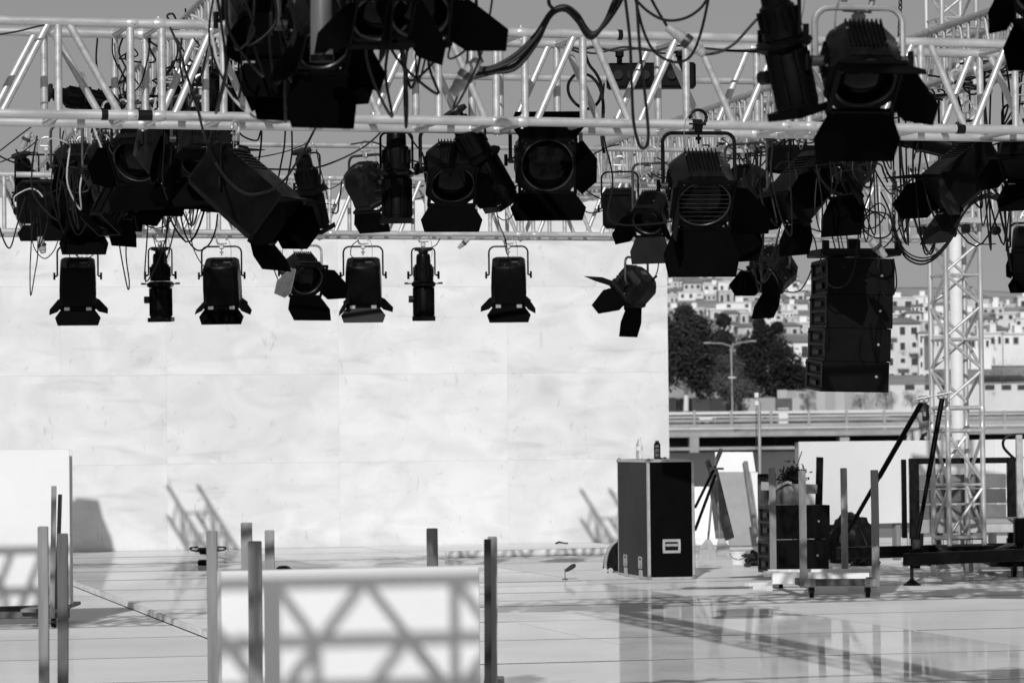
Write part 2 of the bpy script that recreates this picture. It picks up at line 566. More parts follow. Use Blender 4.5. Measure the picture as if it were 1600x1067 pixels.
for px, py, k, ln in ((226, 180, 0, 0.09), (163, 177, 0, 0.04), (1088, 190, 0, 0.07), (1500, 203, 0, 0.06), (700, 48, 1, 0.03), (968, 62, 1, 0.03)):
    c = P1 + LAT * t1x(px, py) + UP * (H1 * k)
    b = MB(); b.tube(c - LAT * ln / 2, c + LAT * ln / 2, 0.0345, 14); b.build('tape_band', 'black_rubber', T1)

# --- truss 2: carries the far row of lamps before the backdrop
D2 = 34.6
P2 = at(800, 366.5, D2)
def t2x(px, py=366):
    return (on_plane(px, py, P2, DEP) - P2).dot(LAT)
V2, G2, J2 = [], [], []
x0, x1 = t2x(-520), t2x(1466)
t = x0
mod = 2.1
while t < x1:
    V2 += [t + 0.06, t + mod - 0.06]
    J2.append(t)
    st = (mod - 0.12) / 3
    for k in range(3):
        q = t + 0.06 + st * k
        V2.append(q + st / 2) if k == 1 else None
        if k != 1:
            V2.append(q + st / 2)
        G2 += [(q + 0.05, q + st / 2 - 0.05), (q + st - 0.05, q + st / 2 + 0.05)]
    t += mod
T2 = truss('lighting_truss', 'silver box truss carrying the far row of lamps above the white backdrop', P2, LAT, DEP, 0.52, 0.545, 0.028,
           V2, G2, (x0, x1), J2, rb=0.02)

# --- trusses running away from the camera
def run_truss(name, label, A, Bp, S, r, step, m, lead=0.0, jo=2.4):
    a = (Bp - A); a.z = 0
    L = a.length; a.normalize()
    n = Vector((a.y, -a.x, 0))
    V, G, J = [], [], []
    t = 0.0
    while t < L - step:
        V.append(t + 0.03)
        G += [(t + 0.06, t + step / 2 - 0.04), (t + step - 0.04, t + step / 2 + 0.04)]
        t += step
    q = jo
    while q < L - 0.5:
        J.append(q); q += jo
    return truss(name, label, A, a, n, S, S, r, V, G, (0, L), J, m, rb=r * 0.6), a, n
zR = at(1000, 243 - 2, 32.4).z
Ra = at(1640, 80, 23.9); Rb = at(812, 290, 39.8)
Ra.z = Rb.z = zR
TR, aR, nR = run_truss('lighting_truss', 'dull silver truss slanting from the upper corner away over the stage', Ra, Rb, 0.40, 0.026, 0.52, 'alu_dull')
La = at(347, 40, 22.9); Lb = at(56, 330, 38.8)
La.z = Lb.z = zR
TLf, aL, nL = run_truss('lighting_truss', 'cluttered silver truss running away behind the crowded lamps', La, Lb, 0.40, 0.026, 0.52, 'alu_dull')

# --- truss 0: above the picture, its shadow falls on the boards in front
P0 = Vector((0.0, 9.75, 3.37))
V0 = [-4.2 + 0.84 * i for i in range(11)]
G0 = [(-4.2 + 0.84 * i + 0.05, -4.2 + 0.84 * i + 0.42) for i in range(10)] + [(-4.2 + 0.84 * i + 0.79, -4.2 + 0.84 * i + 0.42) for i in range(10)]
T0 = truss('lighting_truss', 'silver box truss above the picture closest to the camera', P0, LAT, DEP, 0.46, 0.47, 0.027,
           V0, G0, (-4.4, 4.6), [-2.1, 0.7, 3.0], rb=0.022)

# --- a further running truss above the picture, its broad shadow slants over the near floor
Qa, Qb = Vector((1.62, 10.2, 4.25)), Vector((-0.42, 19.9, 4.25))
TQ, aQ, nQ = run_truss('lighting_truss', 'silver truss above the picture casting the broad slanting floor shadow', Qa, Qb, 0.30, 0.026, 0.5, 'alu_dull')
b = MB(); b.poly(spline([Qa.lerp(Qb, i / 9) + nQ * (0.15 + 0.03 * math.sin(i * 2)) + UP * (0.33 + 0.02 * math.sin(i)) for i in range(10)], 3), [0.07 + 0.012 * math.sin(i * 1.3) for i in range(28)], 10)
tag(b.build('shadow_bundle', 'black_rubber', loc=Qa), 'unseen thick cable bundle added on the truss to fill out its shadow', 'cable')  # added so the truss throws a solid band of shadow

# --- loose lighting pipes lying across the two running trusses
def pipe_along(label, pxa, pya, pxb, pyb, Da, r, m='alu_dull'):
    A = at(pxa, pya, Da)
    Dv = DEP
    Bp = on_plane(pxb, pyb, A, Dv)
    T = thing('lighting_pipe', label, 'pipe', (A + Bp) / 2)
    b = MB(); b.tube(A, Bp, r, 16); b.build('tube', m, T)
    for q in (A, Bp):
        b = MB(); b.tube(q - LAT * 0.004, q + LAT * 0.004, r * 1.06, 16); b.build('end_cap', 'black_rubber', T)
    return A, Bp
pipe_along('lighting pipe above the picture carrying the nearest lamps', -200, -42, 1800, -25, 13.0, 0.027)
pipe_along('bare grey pipe seen through the nearest truss against the sky', 300, 113, 1420, 131, 25.0, 0.027)
pipe_along('thin grey pipe running just below the nearest truss', 250, 224, 1120, 235, 31.0, 0.025)

# ---------------------------------------------------------------- tower at the back corner
DT = 33.2
tw0 = at(1480, 600, DT)
ft = math.radians(17.3)
ta = Vector((math.cos(ft), math.sin(ft), 0)); tb_ = Vector((-math.sin(ft), math.cos(ft), 0))
S_t = 0.362
zb, zt = 0.34, 5.9
A0 = Vector((tw0.x, tw0.y, 0))
tower = thing('truss_tower', 'upright silver truss tower standing on black outrigger beams', 'tower', A0 + Vector((0, 0, zb)))
corners = [A0, A0 + ta * S_t, A0 + ta * S_t + tb_ * S_t, A0 + tb_ * S_t]
zj = at(1480, 655, DT).z
for c in corners:
    rod('leg', c + UP * zb, c + UP * zj, 0.025, 'alu', tower, 14)
    rod('leg', c + UP * zj, c + UP * zt, 0.025, 'alu', tower, 14)
    coupler(tower, c + UP * zj, UP, 0.025)
bay = 0.62
for i in range(4):
    p, q = corners[i], corners[(i + 1) % 4]
    for z in (zb + 0.07, zj - 0.11, zj + 0.11):
        rod('rung', p + UP * z, q + UP * z, 0.021, 'alu', tower)
    z = zj + 0.18
    k = 0
    while z + bay / 2 < zt:
        f = (k + i) % 2
        a_, c_ = (p, q) if f == 0 else (q, p)
        rod('brace', a_ + UP * z, c_ + UP * (z + bay * 0.46), 0.016, 'alu', tower, 8)
        if k % 2 == 1:
            rod('rung', p + UP * (z + bay / 2 - 0.03), q + UP * (z + bay / 2 - 0.03), 0.013, 'alu', tower, 8)
        z += bay / 2; k += 1
    z = zj - 0.15
    zl = (zj - 0.15 - zb - 0.1) / 2
    rod('brace', p + UP * (z), q + UP * (z - zl * 0.95), 0.017, 'alu', tower, 8)
    rod('rung', p + UP * (z - zl), q + UP * (z - zl), 0.013, 'alu', tower, 8)
    rod('brace', q + UP * (z - zl * 1.05), p + UP * (z - zl * 2), 0.017, 'alu', tower, 8)
# sleeve block round the tower that carries the far truss
sl = thing('sleeve_block', 'boxy silver sleeve frame riding on the truss tower', 'truss', A0 + UP * P2.z)
zs0, zs1 = P2.z, P2.z + 0.545
o_ = 0.13
sc_ = [A0 - ta * o_ - tb_ * o_, A0 + ta * (S_t + o_ + 0.1) - tb_ * o_, A0 + ta * (S_t + o_ + 0.1) + tb_ * (S_t + o_), A0 - ta * o_ + tb_ * (S_t + o_)]
for i in range(4):
    p, q = sc_[i], sc_[(i + 1) % 4]
    rod('post', p + UP * zs0, p + UP * zs1, 0.028, 'alu', sl, 12)
    b = MB()
    for z in (zs0, zs1):
        d = (q - p)
        M = frame_from((p + q) / 2 + UP * z, d.normalized(), Vector((-d.normalized().y, d.normalized().x, 0)), UP)
        b = MB(); b.box((0, 0, 0), (d.length + 0.05, 0.05, 0.06), M, b=0.006); b.build('beam', 'alu', sl)
    for f in (0.25, 0.5, 0.75):
        c = p.lerp(q, f)
        rod('post', c + UP * (zs0 + 0.03), c + UP * (zs1 - 0.03), 0.022, 'alu', sl, 10)
    rod('brace', p + UP * (zs0 + 0.04), p.lerp(q, 0.5) + UP * (zs1 - 0.04), 0.018, 'alu', sl)
    # rollers that run on the tower legs
    c = p.lerp(q, 0.4)
    b = MB(); b.tube(c - (q - p).normalized() * 0.03 - UP * 0.08 + UP * zs0, c + (q - p).normalized() * 0.03 - UP * 0.08 + UP * zs0, 0.045, 14)
    b.build('roller', 'black_rubber', sl)
# stub truss going on past the tower
ST = truss('lighting_truss', 'short silver truss end beyond the tower at the picture edge', Vector((sc_[1].x, sc_[1].y, P2.z)), LAT, DEP, 0.5, 0.545, 0.026,
           [0.3, 0.9, 1.5, 2.1], [(0.35, 0.6), (0.85, 0.62), (0.95, 1.2), (1.45, 1.22)], (0.05, 2.4), [], rb=0.0175)
# white mast inside the tower
cm = (corners[0] + corners[2]) / 2
b = MB()
mp = at(1496, 600, 42.5)
mast = thing('white_mast', 'thick white round mast standing behind the truss tower lattice', 'mast', (mp.x, mp.y, 0))
b.lathe([(0.081, 0.78), (0.081, 3.86)], Matrix.Translation((mp.x, mp.y, 0)), 24)
b.build('tube', 'white_plastic', mast)
b = MB(); b.lathe([(0.11, 0.0), (0.11, 0.03), (0.075, 0.05), (0.075, 0.79)], Matrix.Translation((mp.x, mp.y, 0)), 20)
b.build('base', 'white_plastic', mast)

# outrigger beams, jacks, wheels and braces of the tower
def beam(parent, p, q, wd, ht, m, name='beam'):
    d = (q - p)
    x = d.normalized(); y = UP.cross(x).normalized(); z = x.cross(y)
    b = MB(); b.box((0, 0, 0), (d.length, wd, ht), frame_from((p + q) / 2, x, y, z), b=0.006)
    return b.build(name, m, parent)
cc = (corners[0] + corners[2]) / 2
base = thing('outrigger_base', 'black steel outrigger base under the truss tower', 'base', (cc.x, cc.y, 0))
z_b = 0.245
feet = []
fA = at(1416, 872, 32.2); fB = at(1640, 862, 33.4); 
pa = Vector((fA.x, fA.y, z_b)); pb_ = Vector((fB.x, fB.y, z_b))
beam(base, pa, pb_, 0.10, 0.115, 'black_worn')
fC = at(1310, 852, 34.2); fD = at(1640, 840, 35.2)
pc = Vector((fC.x, fC.y, z_b)); pd = Vector((fD.x, fD.y, z_b))
beam(base, pc, pd, 0.10, 0.115, 'black_worn')
for i in (0.28, 0.62):
    p = pa.lerp(pb_, i); q = pc.lerp(pd, i + 0.2)
    beam(base, p + (q - p).normalized() * 0.06 , q - (q - p).normalized() * 0.06, 0.09, 0.12, 'black_worn')
def jack(p, r=0.085, m='alu_dull'):
    b = MB(); b.lathe([(r, 0.004), (r, 0.014), (r * 0.8, 0.02), (r * 0.28, 0.055), (0.016, 0.07), (0.016, z_b + 0.09)], Matrix.Translation((p.x, p.y, 0)), 18)
    b.build('jack_foot', m, base)
jack(pa + (pb_ - pa).normalized() * 0.07, 0.085, 'black_worn')
for px, py, D in ((1473, 888, 33.3), (1578, 886, 33.5), (1420, 880, 34.3)):
    q = floor_at(px, py); jack(q, 0.085)
for px, py, D in ((1452, 884, 33.6), (1467, 886, 33.0), (1530, 880, 33.8), (1548, 884, 33.4)):
    q = floor_at(px, py)
    b = MB(); b.tube((q.x - 0.02, q.y, 0.065), (q.x + 0.02, q.y, 0.065), 0.062, 18); o = b.build('castor', 'black_rubber', base)
    b = MB(); b.box((q.x, q.y, 0.125), (0.06, 0.05, 0.1), b=0.008); b.box((q.x - 0.028, q.y, 0.09), (0.006, 0.05, 0.08)); b.box((q.x + 0.028, q.y, 0.09), (0.006, 0.05, 0.08))
    b.build('fork', 'zinc', base)
beam(base, Vector((corners[0].x - 0.06, corners[0].y - 0.0, zb - 0.012)), Vector((corners[1].x + 0.06, corners[1].y, zb - 0.012)), 0.44, 0.02, 'black_worn', 'plate')
for lab, x0_, y0_, Da, x1_, y1_, Db in (('long black diagonal brace leaning from the floor boxes up to the tower', 1318, 842, 33.9, 1443, 624, 33.1), ('black diagonal brace standing close beside the tower legs', 1432, 850, 32.6, 1473, 618, 33.05)):
    p, q = at(x0_, y0_, Da), at(x1_, y1_, Db)
    p.z = max(p.z, z_b + 0.07)
    T = thing('tower_brace', lab, 'brace', p)
    rod('tube', p, q, 0.021, 'black_paint', T, 12)
    rod('tube', p.lerp(q, 0.45), p.lerp(q, 0.99), 0.026, 'black_paint', T, 12)
    b = MB(); b.box((q.x, q.y, q.z), (0.10, 0.08, 0.07), b=0.012); b.build('clamp', 'zinc', T)
    b = MB(); b.tube(q - Vector((0, 0.06, 0.0)), q + Vector((0.0, 0.06, 0.0)), 0.012, 8); b.tube(q - Vector((0.08, 0.05, 0)), q + Vector((0.08, -0.05, 0.03)), 0.009, 8); b.build('bolt', 'steel', T)
    b = MB(); b.box((p.x, p.y, p.z), (0.07, 0.07, 0.09), b=0.012); b.build('foot', 'dark_steel', T)
# ---------------------------------------------------------------- stage lamps
def lamp_frame(loc, pan):
    p = rad(pan)
    return frame_from(loc, (math.cos(p), -math.sin(p), 0), (math.sin(p), math.cos(p), 0), UP)

def hook(T, M, s=1.0, m='zinc'):
    """hook clamp: a C round the pipe, a hanging bolt and a wing screw"""
    pts = [(0.055 * s * math.sin(t), 0, 0.05 * s * math.cos(t)) for t in [rad(-150 + 25 * i) for i in range(11)]]
    b = MB()
    prev = None
    for i in range(len(pts) - 1):
        p, q = Vector(pts[i]), Vector(pts[i + 1])
        b.tube(p, q, 0.011 * s, 6, M)
    b.tube((0, 0, -0.045 * s), (0, 0, -0.17 * s), 0.008 * s, 8, M)
    b.box((0, 0, -0.075 * s), (0.05 * s, 0.035 * s, 0.05 * s), M, b=0.008 * s)
    b.tube((-0.05 * s, 0, -0.045 * s), (0.06 * s, 0, -0.04 * s), 0.007 * s, 6, M)
    b.tube((0, 0, -0.125 * s), (0, 0, -0.145 * s), 0.02 * s, 8, M)
    b.build('hook_clamp', m, T)
    b = MB(); b.poly(spline([(0.03 * s, 0, 0.05 * s), (0.085 * s, 0.02, -0.02), (0.10 * s, 0.03, -0.14), (0.075 * s, 0.02, -0.24), (0.05 * s, 0, -0.18 * s)], 4), 0.0028, 5, M); b.build('safety_wire', 'steel', T)

def yoke(T, M, hw, top, drop, rr, m, flat=False):
    """the hanging bracket: a bar bent down at both ends"""
    c = min(0.06, hw * 0.35)
    pts = [(-hw, 0, -top - drop), (-hw, 0, -top - c)]
    pts += [(-hw + c * (1 - math.cos(t)), 0, -top - c * (1 - math.sin(t))) for t in [rad(18 * i) for i in range(1, 5)]]
    pts += [(-hw + c, 0, -top), (hw - c, 0, -top)]
    pts += [(hw - c * (1 - math.cos(t)), 0, -top - c * (1 - math.sin(t))) for t in [rad(90 - 18 * i) for i in range(1, 5)]]
    pts += [(hw, 0, -top - c), (hw, 0, -top - drop)]
    b = MB(); b.poly(pts, rr, 8, M)
    return b.build('yoke', m, T)

def knob(T, M, x, z, s=1.0):
    b = MB()
    sg = 1 if x > 0 else -1
    b.tube((x, 0, z), (x + sg * 0.035 * s, 0, z), 0.010 * s, 8, M)
    b.tube((x + sg * 0.03 * s, 0, z - 0.038 * s), (x + sg * 0.03 * s, 0, z + 0.038 * s), 0.012 * s, 8, M)
    b.build('tilt_knob', 'black_paint', T)

def leaf(T, B, kind, q, yf, h, ang, m, side):
    """one barn door leaf hinged on the lamp's front frame. ang: 0 straight on, 90 folded right out"""
    a = rad(ang)
    if kind == 'big':
        out = [(-q, 0), (q, 0), (1.36 * q, h * 0.52), (1.2 * q, h), (-1.2 * q, h), (-1.36 * q, h * 0.52)]
    else:
        out = [(-q * 0.82, 0), (q * 0.82, 0), (q * 0.98, h * 0.3), (q * 0.42, h), (-q * 0.42, h), (-q * 0.98, h * 0.3)]
    ax, org, outw = {'bottom': ((1, 0, 0), (0, yf, -q * 1.02), (0, 0, -1)), 'top': ((-1, 0, 0), (0, yf, q * 1.02), (0, 0, 1)),
                     'left': ((0, 0, -1), (-q * 1.02, yf, 0), (-1, 0, 0)), 'right': ((0, 0, 1), (q * 1.02, yf, 0), (1, 0, 0))}[side]
    d = Vector((0, math.cos(a), 0)) + Vector(outw) * math.sin(a)
    ax = Vector(ax)
    nrm = ax.cross(d)
    b = MB()
    b.plate(out, 0.004, B @ frame_from(org, ax, d, nrm))
    b.tube(Vector(org) - ax * q * 0.8, Vector(org) + ax * q * 0.8, 0.005, 6, B)
    return b.build('barn_door', m, T)

def doors(T, B, q, yf, h, angs, m='black_leaf', ms=None):
    """angs = bottom, top, left, right (None = no leaf)"""
    b = MB()
    for s_, c, d in ((0, (0, yf, q), (2.1 * q, 0.02, 0.022)), (1, (0, yf, -q), (2.1 * q, 0.02, 0.022)), (2, (q, yf, 0), (0.022, 0.02, 2.0 * q)), (3, (-q, yf, 0), (0.022, 0.02, 2.0 * q))):
        b.box(c, d, B)
    b.build('front_frame', 'black_paint', T)
    ms = ms or {}
    for nm, kind, ang, hh in (('bottom', 'big', angs[0], h), ('top', 'big', angs[1], h), ('left', 'small', angs[2], h * 0.92), ('right', 'small', angs[3], h * 0.92)):
        if ang is not None:
            leaf(T, B, kind, q, yf + 0.008, hh, ang, ms.get(nm, m), nm)

def octo(w, h, c):
    return [(-w + c, -h), (w - c, -h), (w, -h + c), (w, h - c), (w - c, h), (-w + c, h), (-w, h - c), (-w, -h + c)]

def fresnel(label, px, py, D, pan, tilt, w=0.16, L=0.32, drop=0.30, top=0.17, angs=(40, 35, 55, 55), h=0.26, group=None, ym='dark_steel', bm='black_worn', ms=None, hk=True, grille=False, cable=True, shift=0.0, hm='zinc', qk=0.92):
    """round-lens spotlight with a ribbed chamfered housing, hung by its yoke"""
    loc = at(px, py, D)
    T = thing('fresnel_spotlight', label, 'spotlight', loc, group)
    M = lamp_frame(loc, pan)
    if hk: hook(T, M, 1.0, hm)
    yoke(T, M, w + 0.035, top, drop, 0.0125, ym)
    B = M @ Matrix.Translation((0, 0, -top - drop)) @ Matrix.Rotation(-rad(tilt), 4, 'X') @ Matrix.Translation((0, shift, 0))
    P = M @ Matrix.Translation((0, 0, -top - drop))
    for s_ in (-1, 1):
        knob(T, P, s_ * (w + 0.035), 0)
        b = MB(); b.tube((s_ * w * 0.96, 0, 0), (s_ * (w + 0.05), 0, 0), 0.022, 12, P); b.build('pivot', 'dark_steel', T)
    b = MB()
    ring = []
    for y, k in ((-L / 2, 0.62), (-L * 0.43, 0.80), (-L * 0.25, 0.97), (-L * 0.2, 1.0), (L * 0.36, 1.0), (L * 0.40, 1.05), (L / 2, 1.05)):
        ring.append([(x * k, y, z * k) for x, z in octo(w, w, w * 0.46)])
    b.loft(ring, B, cap=False)
    b.add([Vector(p) for p in ring[0]], [tuple(range(8))], B)
    # front plate with the round lens opening
    n = 24
    o8 = ring[-1]
    rl = w * 0.84
    inner = [(rl * math.cos(t), L / 2, rl * math.sin(t)) for t in [2 * math.pi * k / n for k in range(n)]]
    outer = []
    for k in range(n):
        t = 2 * math.pi * k / n
        dx, dz = math.cos(t), math.sin(t)
        R_ = 1.05 * w / max(abs(dx), abs(dz), (abs(dx) + abs(dz)) / 1.54)
        outer.append((R_ * dx, L / 2 - 0.002, R_ * dz))
    b.loft([outer, inner, [(x * 0.97, L / 2 - 0.05, z * 0.97) for x, _, z in inner]], B, cap=False)
    body = b.build('housing', bm, T, smooth=24)
    b = MB()
    for i in range(9):           # cooling ribs over the top
        x = -w * 0.5 + w * 0.125 * i
        b.box((x, -L * 0.02, w + 0.003), (0.006, L * 0.62, 0.014), B)
    for s_ in (-1, 1):
        for i in range(4):
            b.box((s_ * (w + 0.003), -L * 0.15 + i * L * 0.11, 0.01), (0.012, 0.006, w * 0.8), B)
    b.build('cooling_ribs', 'black_paint', body)
    b = MB()
    prof = [(rl * 0.99, 0.0), (rl * 0.9, 0.012), (rl * 0.7, 0.03), (rl * 0.4, 0.043), (rl * 0.08, 0.048)]
    Ml = B @ Matrix.Translation((0, L / 2 - 0.045, 0)) @ Matrix.Rotation(-math.pi / 2, 4, 'X')
    b.lathe(prof, Ml, 28)
    ln = b.build('lens', 'lens', T, smooth=60)
    b = MB(); b.poly([(rl * 1.02 * math.cos(t), L / 2 + 0.004, rl * 1.02 * math.sin(t)) for t in [2 * math.pi * k / 28 for k in range(28)]], 0.006, 6, B, closed=True)
    b.build('lens_ring', 'dark_steel', T)
    if grille:
        b = MB()
        for i in range(-4, 5):
            z = i * rl * 0.2
            xx = math.sqrt(max(0, rl * rl - z * z))
            b.tube((-xx, L / 2 + 0.004, z), (xx, L / 2 + 0.004, z), 0.0015, 5, B)
        b.build('grille', 'dark_steel', T)
    for bx_, by_, bz_ in ((w * 0.5, -L * 0.12, w * 1.01), (-w * 0.5, L * 0.2, w * 1.01), (w * 1.06, L * 0.3, w * 0.3), (-w * 1.06, L * 0.3, -w * 0.3), (w * 0.7, L * 0.5, w * 0.72), (-w * 0.7, L * 0.5, w * 0.72)):
        q_ = B @ Vector((bx_, by_, bz_)); q2 = B @ Vector((bx_ * 1.04, by_ + (0.012 if by_ > L * 0.45 else 0), bz_ * 1.06))
        rod('bolt', q_, q2, 0.0055, 'steel', T, 6)
    doors(T, B, w * qk, L / 2 + 0.03, h, angs, ms=ms)
    if cable:
        b = MB()
        b.tube((w * 0.5, -L / 2, -w * 0.3), (w * 0.5, -L / 2 - 0.05, -w * 0.34), 0.014, 8, B)
        b.build('cable_gland', 'black_rubber', T)
    b = MB(); b.box((0, -L * 0.5 - 0.002, w * 0.12), (w * 0.5, 0.006, w * 0.28), B); b.build('rating_plate', 'tape', T)
    return T

def boxlamp(label, px, py, D, pan, tilt, w=0.175, hh=0.17, L=0.50, drop=0.34, top=0.15, angs=(40, 35, 60, 60), h=0.16, group=None, ms=None, ym='black_paint', hk=True, shift=0.08, bm='black_paint', hm='zinc'):
    """boxy theatre spotlight with rounded back corners"""
    loc = at(px, py, D)
    T = thing('theatre_spotlight', label, 'spotlight', loc, group)
    M = lamp_frame(loc, pan)
    if hk: hook(T, M, 0.9, hm)
    yoke(T, M, w + 0.02, top, drop, 0.009, ym)
    P = M @ Matrix.Translation((0, 0, -top - drop))
    B = P @ Matrix.Rotation(-rad(tilt), 4, 'X') @ Matrix.Translation((0, shift, 0))
    for s_ in (-1, 1):
        knob(T, P, s_ * (w + 0.022), 0, 0.9)
    def rr(k, y, sq=1.0):
        W, H_, c = w * k, hh * k * sq, min(w, hh) * 0.22 * k
        return [(x, y, z) for x, z in octo(W, H_, c)]
    b = MB(); b.loft([rr(0.86, -L / 2), rr(0.94, -L / 2 + 0.02), rr(0.97, -L * 0.28), rr(1.0, L * 0.1), rr(1.0, L / 2 - 0.03), rr(0.95, L / 2)], B)
    body = b.build('housing', bm, T)
    b = MB()
    b.box((0, -L / 2 - 0.012, hh * 0.35), (w * 1.1, 0.02, 0.014), B, b=0.004)
    b.tube((-w * 0.55, -L / 2, hh * 0.35), (-w * 0.55, -L / 2 - 0.02, hh * 0.35), 0.008, 6, B)
    b.tube((w * 0.55, -L / 2, hh * 0.35), (w * 0.55, -L / 2 - 0.02, hh * 0.35), 0.008, 6, B)
    b.build('rear_handle', 'black_rubber', body)
    b = MB()
    for i in range(6):
        b.box((0, -L * 0.3 + i * 0.035, hh * 0.985), (w * 1.2, 0.008, 0.012), B)
    b.build('vent_slats', 'black_paint', body)
    b = MB(); b.box((w * 0.35, -L / 2 - 0.003, -hh * 0.1), (w * 0.42, 0.004, hh * 0.22), B); b.build('rating_plate', 'tape', T)
    b = MB(); b.tube((-w * 0.5, -L / 2, -hh * 0.3), (-w * 0.5, -L / 2 - 0.05, -hh * 0.3), 0.013, 8, B); b.build('cable_gland', 'black_rubber', T)
    b = MB()
    for s_ in (-1, 1):
        b.box((s_ * w * 0.6, L / 2 + 0.012, -hh * 0.99), (0.05, 0.03, 0.012), B)
    b.build('frame_clip', 'alu', T)
    for bx_, bz_ in ((w * 0.6, hh * 0.62), (-w * 0.6, hh * 0.62), (w * 0.62, -hh * 0.5), (-w * 0.2, -hh * 0.55)):
        rod('bolt', B @ Vector((bx_, -L / 2 + 0.004, bz_)), B @ Vector((bx_, -L / 2 - 0.008, bz_)), 0.0055, 'steel', T, 6)
    doors(T, B, min(w, hh) * 0.95, L / 2 + 0.012, h, angs, ms=ms)
    return T

def profile(label, px, py, D, pan, tilt, s=1.0, drop=0.27, top=0.15, group=None, hk=True, shift=0.0, rollz=0.0, bm='black_paint', hm='zinc'):
    """long profile spotlight: lamp house, gate with shutter handles, ribbed lens barrel"""
    loc = at(px, py, D)
    T = thing('profile_spotlight', label, 'spotlight', loc, group)
    M = lamp_frame(loc, pan)
    if hk: hook(T, M, 0.9, hm)
    yoke(T, M, 0.115 * s, top, drop, 0.008, 'black_paint')
    P = M @ Matrix.Translation((0, 0, -top - drop))
    B = P @ Matrix.Rotation(-rad(tilt), 4, 'X') @ Matrix.Translation((0, shift, 0)) @ Matrix.Rotation(-math.pi / 2, 4, 'X')   # local z = the way it points
    for s_ in (-1, 1):
        knob(T, P, s_ * 0.12 * s, 0)
    b = MB()
    b.lathe([(0.045 * s, -0.27 * s), (0.062 * s, -0.265 * s), (0.07 * s, -0.24 * s), (0.072 * s, -0.17 * s), (0.088 * s, -0.155 * s), (0.10 * s, -0.02 * s), (0.10 * s, 0.0)], B, 18)
    house = b.build('lamp_house', bm, T)
    b = MB(); b.lathe([(0.05 * s, -0.33 * s), (0.085 * s, -0.325 * s), (0.088 * s, -0.30 * s), (0.05 * s, -0.29 * s), (0.045 * s, -0.265 * s)], B, 16)
    b.build('focus_cap', 'black_rubber', T)
    b = MB()
    for i in range(12):
        t = 2 * math.pi * i / 12
        b.box((0.098 * s * math.cos(t), 0.098 * s * math.sin(t), -0.09 * s), (0.012, 0.012, 0.1 * s), B)
    b.build('cooling_fins', bm, house)
    b = MB(); b.box((0, 0, 0.035 * s), (0.235 * s, 0.235 * s, 0.06 * s), B, b=0.02)
    b.build('gate', 'black_paint', T)
    for sx, sy in ((1, 0), (-1, 0), (0, 1)):
        b = MB(); b.tube((sx * 0.1 * s, sy * 0.1 * s, 0.03 * s), (sx * 0.185 * s, sy * 0.185 * s, 0.025 * s), 0.006 * s, 6, B)
        b.tube((sx * 0.15 * s, sy * 0.15 * s, 0.026 * s), (sx * 0.19 * s, sy * 0.19 * s, 0.025 * s), 0.010 * s, 6, B)
        b.build('shutter_handle', 'black_rubber', T)
    b = MB(); b.lathe([(0.09 * s, 0.06 * s), (0.098 * s, 0.08 * s), (0.098 * s, 0.33 * s), (0.105 * s, 0.335 * s), (0.105 * s, 0.36 * s), (0.088 * s, 0.362 * s), (0.084 * s, 0.33 * s), (0.02 * s, 0.335 * s)], B, 22)
    barrel = b.build('lens_barrel', bm, T)
    b = MB()
    for i in range(8):
        t = 2 * math.pi * (i + 0.5) / 8
        b.box((0, 0, 0), (0.014 * s, 0.02 * s, 0.27 * s), B @ Matrix.Rotation(t, 4, 'Z') @ Matrix.Translation((0, 0.104 * s, 0.205 * s)))
    b.build('barrel_rails', bm, barrel)
    b = MB()
    for sx, sy, dx, dy in ((1, 0, 0.012, 0.22), (-1, 0, 0.012, 0.22), (0, 1, 0.22, 0.012)):
        b.box((sx * 0.108 * s, sy * 0.108 * s, 0.375 * s), (dx * s, dy * s, 0.04 * s), B)
    b.build('gel_holder', 'black_paint', T)
    b = MB(); b.tube((-0.1 * s, 0.06 * s, 0.18 * s), (-0.15 * s, 0.06 * s, 0.18 * s), 0.035 * s, 12, B); b.build('focus_knob', 'black_rubber', T)
    return T
# far row, hung under truss 2 in front of the backdrop
GR = 'far row of lamps hung before the backdrop'
def dz2(px):   # distance of truss 2's near lower chord at photo column px
    return D2 / (1 - 0.296 * (px - 800) / FPX)
BX = dict(group=GR, L=0.40, top=0.065, drop=0.285, shift=0.06)
boxlamp('boxy black spotlight at the cluttered end of the far row', 121, 375, dz2(121), -6, 66, angs=(35, 30, 50, 55), **BX)
profile('slim black profile lamp in the far row, first one from the tangled cables', 250, 371, dz2(250), 4, 86, group=GR, top=0.10, shift=0.055)
boxlamp('boxy black spotlight between slim profile lamp and open round lamp in far row', 346, 375, dz2(346), 2, 68, angs=(30, 30, 50, 45), **BX)
fresnel('round-lens black spotlight of the far row with bright pale side leaf turned to us', 471, 374, dz2(471), 152, 30, group=GR, w=0.18, L=0.30, drop=0.27, top=0.06, angs=(25, None, 36, 62), h=0.29, ms={'right': 'plug_grey'}, ym='zinc')
boxlamp('boxy black spotlight of the far row with lighter grey lower flap', 567, 375, dz2(567), 0, 68, angs=(42, 30, 35, 55), ms={'bottom': 'grey_leaf'}, **BX)
profile('slim black profile lamp in the far row between two boxy lamps', 661, 372, dz2(661), -2, 85, group=GR, top=0.10, shift=0.055)
boxlamp('boxy black spotlight alone before the middle of the white backdrop', 794, 375, dz2(794), 1, 67, angs=(32, 30, 55, 42), **BX)
fresnel('round black spotlight with wide-spread leaves near the edge of the backdrop', 994, 372, dz2(994), -56, 42, group=GR, w=0.18, L=0.28, drop=0.27, top=0.20, angs=(34, 62, 45, 34), h=0.31, qk=0.8)
